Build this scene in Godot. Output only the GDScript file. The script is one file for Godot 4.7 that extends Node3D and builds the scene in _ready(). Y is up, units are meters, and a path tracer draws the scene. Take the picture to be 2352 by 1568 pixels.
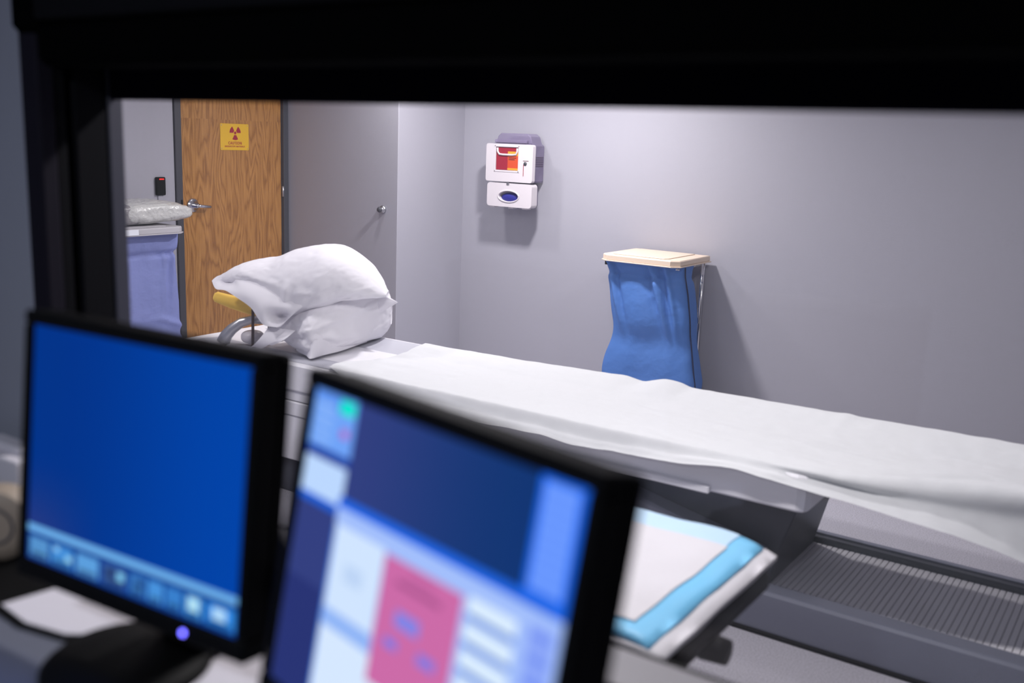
extends Node3D
# A scanner room seen from its control room, through the leaded window over two monitors.
# x runs along the window wall, y is up, z comes towards the photographer; metres.

const WALL_Z := -5.7        # far wall of the scan room
const LEFT_X := -5.339      # wall with the oak door
const CHASE_X := -4.313     # side face of the boxed-out column
const CHASE_Z := -4.996     # front face of the boxed-out column
const GLASS_Z := -1.135      # glass of the control window
const SILL_Y := 0.885
const HEAD_Y := 1.5912
const LAMP := 2.0           # brightness of the scan room lamps
const CEIL_Y := 2.3

var M := {}
var taken := {}

func _ready() -> void:
	camera_and_light()
	make_materials()
	build_shell()
	build_door()
	build_window()
	build_downlights()
	build_scanner_table()
	build_sheet()
	build_pillows()
	build_hampers()
	build_wall_things()
	build_underpads()
	build_desk()

# ---------------------------------------------------------------- camera, light
func camera_and_light() -> void:
	var cam := Camera3D.new()
	cam.name = "camera"
	var right := Vector3(0.82420277, 0.03718991, -0.5650723)
	var up := Vector3(-0.14303215, 0.97915968, -0.14418091)
	var fwd := Vector3(-0.54793394, -0.19965781, -0.81234547)
	cam.transform = Transform3D(Basis(right, up, -fwd), Vector3(0, 1.55, 0)).orthonormalized()
	cam.keep_aspect = Camera3D.KEEP_HEIGHT
	cam.near = 0.05
	cam.far = 60.0
	var lens := CameraAttributesPhysical.new()
	lens.frustum_focal_length = 35.0
	lens.frustum_focus_distance = 5.6
	lens.exposure_aperture = 2.1
	lens.frustum_near = 0.05
	lens.frustum_far = 60.0
	cam.attributes = lens
	add_child(cam)
	cam.fov = rad_to_deg(2.0 * atan(784.0 / 2287.0))
	cam.current = true
	var we := WorldEnvironment.new()
	we.name = "environment"
	var e := Environment.new()
	e.background_mode = Environment.BG_COLOR
	e.background_color = Color(0, 0, 0)
	e.tonemap_mode = Environment.TONE_MAPPER_LINEAR
	e.tonemap_exposure = 1.0
	e.sdfgi_enabled = true
	e.ssao_enabled = true
	e.ssil_enabled = true
	we.environment = e
	add_child(we)

# ---------------------------------------------------------------- names and things
func numbered(called: String) -> String:
	if not taken.has(called):
		taken[called] = 0
		return called
	taken[called] += 1
	return "%s_%03d" % [called, taken[called]]

func tag(o: Node3D, label: String, category: String, group := "", kind := "") -> Node3D:
	if label != "": o.set_meta("label", label)
	if category != "": o.set_meta("category", category)
	if group != "": o.set_meta("group", group)
	if kind != "": o.set_meta("kind", kind)
	return o

func thing(called: String, label: String, category: String, at := Vector3.ZERO, turn := 0.0, group := "") -> Node3D:
	var o := Node3D.new()
	o.name = numbered(called)
	add_child(o, true)
	o.position = at
	o.rotation.y = turn
	tag(o, label, category, group)
	return o

func finish(st: SurfaceTool, m: Material) -> ArrayMesh:
	st.generate_normals()
	st.index()
	var mesh := st.commit()
	mesh.surface_set_material(0, m)
	return mesh

func part(called: String, st: SurfaceTool, m: Material, parent: Node3D = null) -> MeshInstance3D:
	var o := MeshInstance3D.new()
	o.mesh = finish(st, m)
	o.name = called if parent else numbered(called)
	(parent if parent else self).add_child(o, true)
	return o

func piece(called: String, mesh: Mesh, parent: Node3D) -> MeshInstance3D:
	var o := MeshInstance3D.new()
	o.mesh = mesh
	o.name = called
	parent.add_child(o, true)
	return o

func struct(called: String, st: SurfaceTool, m: Material) -> MeshInstance3D:
	var o := MeshInstance3D.new()
	o.mesh = finish(st, m)
	o.name = called
	add_child(o, true)
	o.set_meta("kind", "structure")
	return o

# ---------------------------------------------------------------- shapes
func new_st(smooth := false) -> SurfaceTool:
	var st := SurfaceTool.new()
	st.begin(Mesh.PRIMITIVE_TRIANGLES)
	st.set_smooth_group(0 if smooth else -1)
	return st

# a, b, c, d counter-clockwise as seen from outside
func quad(st: SurfaceTool, a: Vector3, b: Vector3, c: Vector3, d: Vector3) -> void:
	for v in [a, c, b, a, d, c]:
		st.add_vertex(v)

func tri(st: SurfaceTool, a: Vector3, b: Vector3, c: Vector3) -> void:
	for v in [a, c, b]:
		st.add_vertex(v)

# a box from lo to hi with chamfered edges
func add_box(st: SurfaceTool, lo: Vector3, hi: Vector3, c := 0.0, t := Transform3D.IDENTITY) -> void:
	var mid := (lo + hi) / 2.0
	var h := (hi - lo) / 2.0
	c = minf(c, minf(h.x, minf(h.y, h.z)) * 0.95)
	if c <= 0.0:
		for ax in 3:
			for s in [-1.0, 1.0]:
				var n := Vector3.ZERO
				n[ax] = s
				var u := Vector3.ZERO
				u[(ax + 1) % 3] = 1.0
				var v := Vector3.ZERO
				v[(ax + 2) % 3] = s
				quad(st, t * (mid + (n - u - v) * h), t * (mid + (n + u - v) * h), t * (mid + (n + u + v) * h), t * (mid + (n - u + v) * h))
		return
	var p := func(sx: float, sy: float, sz: float, ax: int) -> Vector3:
		var q := Vector3(sx * (h.x - c), sy * (h.y - c), sz * (h.z - c))
		q[ax] = [sx * h.x, sy * h.y, sz * h.z][ax]
		return t * (mid + q)
	for ax in 3:
		for s in [-1.0, 1.0]:
			var cs := []
			for k in [[-1, -1], [1, -1], [1, 1], [-1, 1]]:
				var sg := Vector3.ZERO
				sg[ax] = s
				sg[(ax + 1) % 3] = k[0]
				sg[(ax + 2) % 3] = k[1] * s
				cs.append(p.call(sg.x, sg.y, sg.z, ax))
			quad(st, cs[0], cs[1], cs[2], cs[3])
	for ax in 3:
		var b := (ax + 1) % 3
		var d := (ax + 2) % 3
		for sb in [-1.0, 1.0]:
			for sd in [-1.0, 1.0]:
				var s0 := Vector3.ZERO
				s0[ax] = -1.0
				s0[b] = sb
				s0[d] = sd
				var s1 := s0
				s1[ax] = 1.0
				var q0: Vector3 = p.call(s0.x, s0.y, s0.z, b)
				var q1: Vector3 = p.call(s1.x, s1.y, s1.z, b)
				var q2: Vector3 = p.call(s1.x, s1.y, s1.z, d)
				var q3: Vector3 = p.call(s0.x, s0.y, s0.z, d)
				if sb * sd > 0: quad(st, q0, q3, q2, q1) if false else quad(st, q1, q2, q3, q0)
				else: quad(st, q0, q3, q2, q1)
	for sx in [-1.0, 1.0]:
		for sy in [-1.0, 1.0]:
			for sz in [-1.0, 1.0]:
				var a: Vector3 = p.call(sx, sy, sz, 0)
				var b2: Vector3 = p.call(sx, sy, sz, 1)
				var c2: Vector3 = p.call(sx, sy, sz, 2)
				if sx * sy * sz > 0: tri(st, a, b2, c2)
				else: tri(st, a, c2, b2)

func box_st(lo: Vector3, hi: Vector3, c := 0.0, t := Transform3D.IDENTITY) -> SurfaceTool:
	var st := new_st()
	add_box(st, lo, hi, c, t)
	return st

# rings of equal length, joined one after another; each ring counter-clockwise seen from the end it runs towards
func add_loft(st: SurfaceTool, rings: Array, cap0 := true, cap1 := true, closed := true) -> void:
	var n: int = rings[0].size()
	for k in rings.size() - 1:
		var a: Array = rings[k]
		var b: Array = rings[k + 1]
		for i in (n if closed else n - 1):
			var j := (i + 1) % n
			quad(st, a[i], a[j], b[j], b[i])
	for e in [0, 1]:
		if (e == 0 and cap0) or (e == 1 and cap1):
			var r: Array = rings[0] if e == 0 else rings[rings.size() - 1]
			var mid := Vector3.ZERO
			for v in r: mid += v
			mid /= n
			for i in n:
				var j := (i + 1) % n
				if e == 1: tri(st, mid, r[i], r[j])
				else: tri(st, mid, r[j], r[i])

func rounded_rect(w: float, h: float, r: float, seg := 5) -> PackedVector2Array:
	var out := PackedVector2Array()
	var cs := [Vector2(w / 2 - r, h / 2 - r), Vector2(-w / 2 + r, h / 2 - r), Vector2(-w / 2 + r, -h / 2 + r), Vector2(w / 2 - r, -h / 2 + r)]
	for k in 4:
		for i in seg + 1:
			var a := PI / 2 * (k + float(i) / seg)
			out.append(cs[k] + Vector2(cos(a), sin(a)) * r)
	return out

# a flat outline (counter-clockwise in x, y) given a thickness from z0 to z1, edges eased by c
func add_plate(st: SurfaceTool, poly: PackedVector2Array, z0: float, z1: float, c := 0.0, t := Transform3D.IDENTITY) -> void:
	var mid := Vector2.ZERO
	for p in poly: mid += p
	mid /= poly.size()
	var mk := func(z: float, inset: float) -> Array:
		var r := []
		for i in poly.size():
			var a := poly[(i - 1 + poly.size()) % poly.size()]
			var b := poly[(i + 1) % poly.size()]
			var nrm := Vector2((b - a).y, -(b - a).x).normalized()
			var q := poly[i] - nrm * inset
			r.append(t * Vector3(q.x, q.y, z))
		return r
	if c > 0.0: add_loft(st, [mk.call(z0, c), mk.call(z0 + c, 0.0), mk.call(z1 - c, 0.0), mk.call(z1, c)])
	else: add_loft(st, [mk.call(z0, 0.0), mk.call(z1, 0.0)])

# profile of (radius, height) turned about y
func add_lathe(st: SurfaceTool, profile: Array, seg := 24, t := Transform3D.IDENTITY) -> void:
	var rings := []
	for p in profile:
		var r := []
		for i in seg:
			var a := -TAU * i / seg
			r.append(t * Vector3(p.x * cos(a), p.y, p.x * sin(a)))
		rings.append(r)
	add_loft(st, rings)

# round bar along a path
func add_tube(st: SurfaceTool, path: Array, radius, seg := 10) -> void:
	var rings := []
	var up := Vector3.UP
	for k in path.size():
		var d: Vector3 = (path[mini(k + 1, path.size() - 1)] - path[maxi(k - 1, 0)]).normalized()
		if absf(d.dot(up)) > 0.95: up = Vector3(1, 0, 0) if absf(d.x) < 0.9 else Vector3(0, 0, 1)
		var s := d.cross(up).normalized()
		var v := s.cross(d).normalized()
		up = v
		var rad: float = radius[k] if radius is Array else radius
		var r := []
		for i in seg:
			var a := TAU * i / seg
			r.append(path[k] + (s * cos(a) + v * sin(a)) * rad)
		rings.append(r)
	add_loft(st, rings)

func tube_st(path: Array, radius, seg := 10) -> SurfaceTool:
	var st := new_st(true)
	add_tube(st, path, radius, seg)
	return st

# a sheet: f(u, v) for u and v from 0 to 1
func add_grid(st: SurfaceTool, f: Callable, nu: int, nv: int, flip := false) -> void:
	var rows := []
	for i in nu + 1:
		var row := []
		for j in nv + 1:
			row.append(f.call(float(i) / nu, float(j) / nv))
		rows.append(row)
	for i in nu:
		for j in nv:
			if flip: quad(st, rows[i][j], rows[i][j + 1], rows[i + 1][j + 1], rows[i + 1][j])
			else: quad(st, rows[i][j], rows[i + 1][j], rows[i + 1][j + 1], rows[i][j + 1])

# smooth value of a table of [x, y] rows at x; k picks the column
func along(table: Array, x: float, k := 1) -> float:
	if x <= table[0][0]: return table[0][k]
	for i in table.size() - 1:
		if x <= table[i + 1][0]:
			var t: float = (x - table[i][0]) / (table[i + 1][0] - table[i][0])
			var a: float = table[maxi(i - 1, 0)][k]
			var d: float = table[mini(i + 2, table.size() - 1)][k]
			return cubic_interpolate(table[i][k], table[i + 1][k], a, d, t)
	return table[table.size() - 1][k]

func spow(x: float, e: float) -> float:
	return signf(x) * pow(absf(x), e)

func bump(x: float, at: float, w: float) -> float:
	return exp(-pow((x - at) / w, 2.0))

# ---------------------------------------------------------------- materials
func mat(c: Color, rough := 0.6, metal := 0.0, called := "") -> StandardMaterial3D:
	var m := StandardMaterial3D.new()
	m.albedo_color = c
	m.roughness = rough
	m.metallic = metal
	m.resource_name = called
	return m

func noise(freq: float, seed_no: int, octaves := 3, kind := FastNoiseLite.TYPE_SIMPLEX_SMOOTH) -> FastNoiseLite:
	var n := FastNoiseLite.new()
	n.seed = seed_no
	n.frequency = freq
	n.noise_type = kind
	n.fractal_octaves = octaves
	return n

func noise_map(n: FastNoiseLite, size: int, normal := 0.0, ramp: Gradient = null) -> NoiseTexture2D:
	var t := NoiseTexture2D.new()
	t.width = size
	t.height = size
	t.seamless = true
	t.noise = n
	if normal > 0.0:
		t.as_normal_map = true
		t.bump_strength = normal
	if ramp: t.color_ramp = ramp
	return t

func ramp(stops: Array) -> Gradient:
	var g := Gradient.new()
	var o := PackedFloat32Array()
	var c := PackedColorArray()
	for s in stops:
		o.append(s[0])
		c.append(s[1])
	g.offsets = o
	g.colors = c
	return g

func grain(m: StandardMaterial3D, freq: float, strength: float, tile: float, seed_no: int, size := 256) -> StandardMaterial3D:
	m.normal_enabled = true
	m.normal_texture = noise_map(noise(freq, seed_no, 4), size, strength)
	m.normal_scale = 1.0
	m.uv1_triplanar = true
	m.uv1_scale = Vector3.ONE / tile
	return m

func make_materials() -> void:
	M.wall = grain(mat(Color(0.655, 0.65, 0.69), 0.55, 0, "wall paint"), 0.10, 0.25, 0.35, 3)
	M.wall_dim = grain(mat(Color(0.62, 0.63, 0.68), 0.6, 0, "control room paint"), 0.10, 0.25, 0.35, 4)
	M.ceiling = mat(Color(0.78, 0.78, 0.80), 0.9, 0, "ceiling tile")
	M.floor = mat(Color(1.0, 1.0, 1.0), 0.45, 0, "speckled vinyl")
	M.floor.albedo_texture = noise_map(noise(0.16, 11, 3), 512, 0.0, ramp([[0.0, Color(0.52, 0.51, 0.53)], [0.36, Color(0.66, 0.65, 0.68)], [0.5, Color(0.71, 0.70, 0.74)], [0.66, Color(0.73, 0.72, 0.76)], [1.0, Color(0.84, 0.83, 0.87)]]))
	M.floor.uv1_triplanar = true
	M.floor.uv1_world_triplanar = true
	M.floor.uv1_scale = Vector3.ONE / 0.55
	M.steel_grey = mat(Color(0.25, 0.25, 0.28), 0.5, 0, "grey door frame paint")
	M.chrome = mat(Color(0.82, 0.82, 0.84), 0.18, 1.0, "chrome")
	M.satin = mat(Color(0.72, 0.72, 0.74), 0.35, 1.0, "satin metal")
	M.black = mat(Color(0.03, 0.03, 0.034), 0.6, 0, "black plastic")
	M.black.metallic_specular = 0.25
	M.black_gloss = mat(Color(0.03, 0.03, 0.035), 0.3, 0, "black gloss plastic")
	M.frame_dark = mat(Color(0.11, 0.10, 0.14), 0.75, 0, "dark window frame")
	M.frame_dark.metallic_specular = 0.25
	M.frame_bead = mat(Color(0.24, 0.24, 0.29), 0.5, 0, "blue grey glazing bead")
	M.frame_grey = mat(Color(0.07, 0.07, 0.085), 0.8, 0, "dark grey window frame")
	M.frame_grey.metallic_specular = 0.2
	M.frame_black = mat(Color(0.02, 0.02, 0.024), 0.9, 0, "black blind")
	M.frame_black.metallic_specular = 0.1
	M.blind_rail = mat(Color(0.075, 0.07, 0.11), 0.9, 0, "blue black blind")
	M.blind_rail.metallic_specular = 0.1
	M.linen = grain(mat(Color(0.83, 0.835, 0.845), 0.85, 0, "white linen"), 0.02, 0.8, 0.5, 21)
	M.linen.cull_mode = BaseMaterial3D.CULL_DISABLED
	M.pillow = grain(mat(Color(0.92, 0.91, 0.935), 0.8, 0, "white pillowcase"), 0.008, 0.15, 0.5, 22)
	M.pillow.cull_mode = BaseMaterial3D.CULL_DISABLED
	M.table_grey = mat(Color(0.93, 0.925, 0.945), 0.42, 0, "pale grey table cover")
	M.table_white = mat(Color(0.92, 0.915, 0.935), 0.4, 0, "white table cover")
	M.pad_grey = mat(Color(0.72, 0.72, 0.76), 0.6, 0, "grey cradle pad")
	M.skirt = mat(Color(0.21, 0.215, 0.255), 0.5, 0, "charcoal skirt")
	M.track = mat(Color(0.42, 0.43, 0.49), 0.38, 0, "slate track cover")
	M.track_dark = mat(Color(0.17, 0.175, 0.21), 0.35, 0, "dark track rail")
	M.fold = mat(Color(0.92, 0.91, 0.93), 0.6, 0, "grey bellows")
	M.fold_dark = mat(Color(0.07, 0.07, 0.08), 0.8, 0, "dark bellows groove")
	M.bag_blue = grain(mat(Color(0.275, 0.455, 0.735), 0.75, 0, "blue laundry cloth"), 0.02, 1.5, 0.4, 31)
	M.bag_blue.cull_mode = BaseMaterial3D.CULL_DISABLED
	M.bag_violet = grain(mat(Color(0.50, 0.54, 0.76), 0.75, 0, "slate blue laundry cloth"), 0.02, 2.2, 0.4, 32)
	M.bag_violet.cull_mode = BaseMaterial3D.CULL_DISABLED
	M.seam = mat(Color(0.08, 0.12, 0.27), 0.8, 0, "navy seam")
	M.lid_beige = mat(Color(0.90, 0.82, 0.74), 0.45, 0, "beige plastic")
	M.lid_white = mat(Color(0.74, 0.73, 0.75), 0.5, 0, "off white plastic")
	M.sticker = mat(Color(0.93, 0.94, 0.97), 0.6, 0, "white paper")
	M.white_plastic = mat(Color(0.82, 0.795, 0.815), 0.4, 0, "white plastic")
	M.purple = mat(Color(0.56, 0.52, 0.64), 0.3, 0, "smoky violet plastic")
	M.purple.transparency = BaseMaterial3D.TRANSPARENCY_ALPHA
	M.purple.albedo_color.a = 0.55
	M.purple_dark = mat(Color(0.33, 0.27, 0.36), 0.5, 0, "violet vent")
	M.red = mat(Color(0.58, 0.10, 0.19), 0.45, 0, "red plastic")
	M.orange = mat(Color(0.78, 0.28, 0.14), 0.5, 0, "orange label")
	M.yellow = mat(Color(0.85, 0.60, 0.18), 0.5, 0, "yellow label")
	M.sign_yellow = mat(Color(0.89, 0.70, 0.12), 0.5, 0, "yellow sign")
	M.magenta = mat(Color(0.62, 0.02, 0.16), 0.5, 0, "magenta print")
	M.blue_glove = mat(Color(0.10, 0.10, 0.50), 0.6, 0, "blue glove")
	M.dark_print = mat(Color(0.30, 0.12, 0.10), 0.6, 0, "dark print")
	M.foam = mat(Color(0.98, 0.80, 0.34), 0.85, 0, "yellow foam")
	M.post = mat(Color(0.22, 0.08, 0.09), 0.5, 0, "dark red post")
	M.wrap = grain(mat(Color(0.80, 0.80, 0.79), 0.22, 0, "clear plastic wrap"), 0.03, 5.0, 0.35, 41)
	M.wrap.clearcoat_enabled = true
	M.wrap.clearcoat = 0.6
	M.wrap_grey = grain(mat(Color(0.56, 0.55, 0.56), 0.25, 0, "plastic wrap over grey"), 0.03, 4.0, 0.35, 42)
	M.pad_white = mat(Color(0.78, 0.77, 0.79), 0.8, 0, "underpad face")
	M.pad_blue = mat(Color(0.42, 0.72, 0.88), 0.5, 0, "underpad blue film")
	M.pad_pale = mat(Color(0.68, 0.79, 0.88), 0.55, 0, "underpad pale blue film")
	M.desk = mat(Color(0.40, 0.41, 0.46), 0.5, 0, "blue grey laminate")
	M.sill = mat(Color(0.56, 0.55, 0.58), 0.5, 0, "grey sill")
	M.tape = mat(Color(0.62, 0.56, 0.50), 0.6, 0, "tan tape")
	M.teal = mat(Color(0.05, 0.32, 0.38), 0.4, 0, "teal plastic")
	M.pale_cap = mat(Color(0.72, 0.80, 0.86), 0.5, 0, "pale blue plastic")
	M.paper = mat(Color(0.85, 0.83, 0.86), 0.8, 0, "paper")
	M.glass = mat(Color(1, 1, 1, 0.03), 0.0, 0, "window glass")
	M.glass.transparency = BaseMaterial3D.TRANSPARENCY_ALPHA
	M.glow = mat(Color(0.95, 0.95, 0.95), 0.6, 0, "lit diffuser")
	M.glow.emission_enabled = true
	M.glow.emission = Color(1.0, 0.98, 0.97)
	M.glow.emission_energy_multiplier = 2.0
	M.led_red = mat(Color(0.9, 0.1, 0.1), 0.4, 0, "red led")
	M.led_red.emission_enabled = true
	M.led_red.emission = Color(1.0, 0.12, 0.10)
	M.led_red.emission_energy_multiplier = 2.0
	M.led_blue = mat(Color(0.4, 0.4, 1.0), 0.4, 0, "blue led")
	M.led_blue.emission_enabled = true
	M.led_blue.emission = Color(0.42, 0.40, 1.0)
	M.led_blue.emission_energy_multiplier = 6.0
	M.oak = wood()

func wood() -> StandardMaterial3D:
	# oak veneer: leaves of flat-sawn grain side by side, cathedral rings stretched along the height
	var w := 384
	var h := 768
	var im := Image.create(w, h, false, Image.FORMAT_RGB8)
	var n1 := noise(0.010, 5, 3)
	var n2 := noise(0.16, 6, 2)
	var n3 := noise(0.5, 7, 2)
	var leaves := 2.4
	for y in h:
		for x in w:
			var u := float(x) / w * leaves
			var leaf := floorf(u)
			var fx := u - leaf - 0.5 + 0.10 * sin(y * 0.011 + leaf * 2.1)
			var wob := n1.get_noise_2d(x * 1.6 + leaf * 300.0, y * 0.22)
			var f := fx * fx * 15.0 + wob * 2.4 + (1.0 if int(leaf) % 2 == 0 else -1.0) * y * 0.0048
			var ring := absf(f - floorf(f) - 0.5) * 2.0
			ring = pow(ring, 2.2)
			var pores := n2.get_noise_2d(x * 5.0, y * 0.06) * 0.55 + n3.get_noise_2d(x * 2.4, y * 0.03) * 0.45
			var t := clampf(0.22 + 0.46 * ring + 0.40 * pores, 0.0, 1.0)
			var c := Color(0.84, 0.61, 0.335).lerp(Color(0.52, 0.32, 0.125), t)
			im.set_pixel(x, y, c)
	var m := mat(Color(0.92, 0.92, 0.92), 0.38, 0, "oak veneer")
	m.albedo_texture = ImageTexture.create_from_image(im)
	m.uv1_triplanar = true
	m.uv1_scale = Vector3(1.0, 1.0 / 1.6, 1.0 / 0.86)
	return m

# ---------------------------------------------------------------- setting
func build_shell() -> void:
	struct("floor", box_st(Vector3(-5.6, -0.12, -5.95), Vector3(3.1, 0.0, 2.7)), M.floor)
	struct("ceiling", box_st(Vector3(-5.6, CEIL_Y, -5.95), Vector3(3.1, CEIL_Y + 0.12, 2.7)), M.ceiling)
	struct("wall_back", box_st(Vector3(-4.4, 0, WALL_Z - 0.2), Vector3(3.0, CEIL_Y, WALL_Z)), M.wall)
	struct("wall_column", box_st(Vector3(LEFT_X - 0.15, 0, WALL_Z - 0.2), Vector3(CHASE_X, CEIL_Y, CHASE_Z), 0.004), M.wall)
	# wall with the door opening between z -4.99 and -4.06
	var st := new_st()
	add_box(st, Vector3(LEFT_X - 0.15, 0, -4.045), Vector3(LEFT_X, CEIL_Y, -1.1))
	add_box(st, Vector3(LEFT_X - 0.15, 2.12, CHASE_Z), Vector3(LEFT_X, CEIL_Y, -4.045))
	struct("wall_left", st, M.wall)
	struct("wall_right", box_st(Vector3(2.9, 0, -5.9), Vector3(3.1, CEIL_Y, 2.7)), M.wall)
	# wall between the two rooms, with the window opening
	st = new_st()
	add_box(st, Vector3(LEFT_X, 0, -1.14), Vector3(-1.70, CEIL_Y, -1.0))
	add_box(st, Vector3(1.3, 0, -1.14), Vector3(2.9, CEIL_Y, -1.0))
	add_box(st, Vector3(-1.70, 0, -1.14), Vector3(1.3, SILL_Y - 0.13, -1.0))
	add_box(st, Vector3(-1.70, 1.86, -1.14), Vector3(1.3, CEIL_Y, -1.0))
	struct("wall_window", st, M.wall_dim)
	struct("wall_control_back", box_st(Vector3(-3.2, 0, 2.5), Vector3(3.1, CEIL_Y, 2.7)), M.wall_dim)
	struct("wall_control_left", box_st(Vector3(-3.4, 0, -1.0), Vector3(-3.2, CEIL_Y, 2.7)), M.wall_dim)

func build_door() -> void:
	var d := Node3D.new()
	d.name = "door_1"
	add_child(d)
	d.set_meta("kind", "structure")
	d.position = Vector3(LEFT_X, 0, -4.10)
	# local z runs from the latch side at 0 to the hinge side at -0.848
	part("leaf", box_st(Vector3(-0.055, 0.01, -0.848), Vector3(-0.012, 2.06, 0.0), 0.002), M.oak, d)
	var f := new_st()
	add_box(f, Vector3(-0.14, 0, 0.003), Vector3(0.014, 2.12, 0.052), 0.003)
	add_box(f, Vector3(-0.14, 0, -0.894), Vector3(0.014, 2.12, -0.851), 0.003)
	add_box(f, Vector3(-0.14, 2.065, -0.851), Vector3(0.014, 2.12, 0.003), 0.003)
	part("frame", f, M.steel_grey, d)
	var hinge := new_st(true)
	for y in [1.123]:
		add_tube(hinge, [Vector3(0.004, y - 0.036, -0.85), Vector3(0.004, y + 0.036, -0.85)], 0.008, 10)
	part("hinge", hinge, M.satin, d)
	# lever handle on a round rose
	var rose := new_st(true)
	add_lathe(rose, [Vector2(0.0, 0.0), Vector2(0.046, 0.0), Vector2(0.046, 0.006), Vector2(0.040, 0.014), Vector2(0.018, 0.018), Vector2(0.014, 0.06), Vector2(0.0, 0.062)], 24, Transform3D(Basis(Vector3(0, 0, 1), -PI / 2), Vector3(-0.012, 1.05, -0.085)))
	var hd := part("handle", rose, M.chrome, d)
	var lever := new_st(true)
	add_tube(lever, [Vector3(0.036, 1.05, -0.078), Vector3(0.042, 1.048, -0.10), Vector3(0.044, 1.044, -0.14), Vector3(0.040, 1.040, -0.185), Vector3(0.026, 1.040, -0.20)], [0.011, 0.012, 0.011, 0.010, 0.007], 10)
	part("lever", lever, M.chrome, hd)
	var strike := box_st(Vector3(0.014, 1.02, 0.010), Vector3(0.016, 1.09, 0.022), 0.0005)
	part("strike_plate", strike, M.black, d)

	# caution sign screwed to the leaf
	var s := thing("caution_sign", "yellow radiation caution sign with magenta trefoil fixed to the oak door", "sign", Vector3(LEFT_X - 0.012, 1.49, -4.538), PI / 2)
	var pl := new_st()
	add_plate(pl, rounded_rect(0.238, 0.172, 0.006), 0.0, 0.003, 0.0005)
	part("plate", pl, M.sign_yellow, s)
	var tre := new_st()
	var at := Vector2(0.004, 0.027)
	for k in 3:
		var a0 := deg_to_rad(120.0 * k)
		var blade := PackedVector2Array()
		for i in 9:
			var a := a0 + deg_to_rad(60.0) * (i / 8.0)
			blade.append(at + Vector2(cos(a), sin(a)) * 0.047)
		for i in 9:
			var a := a0 + deg_to_rad(60.0) * (1.0 - i / 8.0)
			blade.append(at + Vector2(cos(a), sin(a)) * 0.0145)
		add_plate(tre, blade, 0.003, 0.0036)
	var hub := PackedVector2Array()
	for i in 16: hub.append(at + Vector2(cos(TAU * i / 16), sin(TAU * i / 16)) * 0.0095)
	add_plate(tre, hub, 0.003, 0.0036)
	part("trefoil", tre, M.magenta, s)
	text(s, "heading", "CAUTION", 0.0185, Vector3(0.002, -0.040, 0.0032), M.magenta, true)
	text(s, "subheading", "RADIOACTIVE MATERIALS", 0.0100, Vector3(0.0, -0.0615, 0.0032), M.magenta, true)
	for p in [Vector2(-0.108, 0.075), Vector2(0.108, 0.075), Vector2(-0.108, -0.075), Vector2(0.108, -0.075)]:
		var sc := new_st(true)
		add_lathe(sc, [Vector2(0, 0), Vector2(0.0035, 0), Vector2(0.0025, 0.0015), Vector2(0, 0.002)], 8, Transform3D(Basis(Vector3(1, 0, 0), PI / 2), Vector3(p.x, p.y, 0.003)))
		part("screw", sc, M.satin, s)

func text(parent: Node3D, called: String, what: String, height: float, at: Vector3, m: Material, bold := false) -> void:
	var t := TextMesh.new()
	var f := SystemFont.new()
	f.font_names = PackedStringArray(["Droid Sans"])
	if bold: f.font_weight = 700
	t.font = f
	t.text = what
	t.font_size = 64
	t.pixel_size = height / 46.0
	t.depth = 0.0008
	t.material = m
	var o := MeshInstance3D.new()
	o.name = called
	o.mesh = t
	o.position = at
	parent.add_child(o, true)

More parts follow.
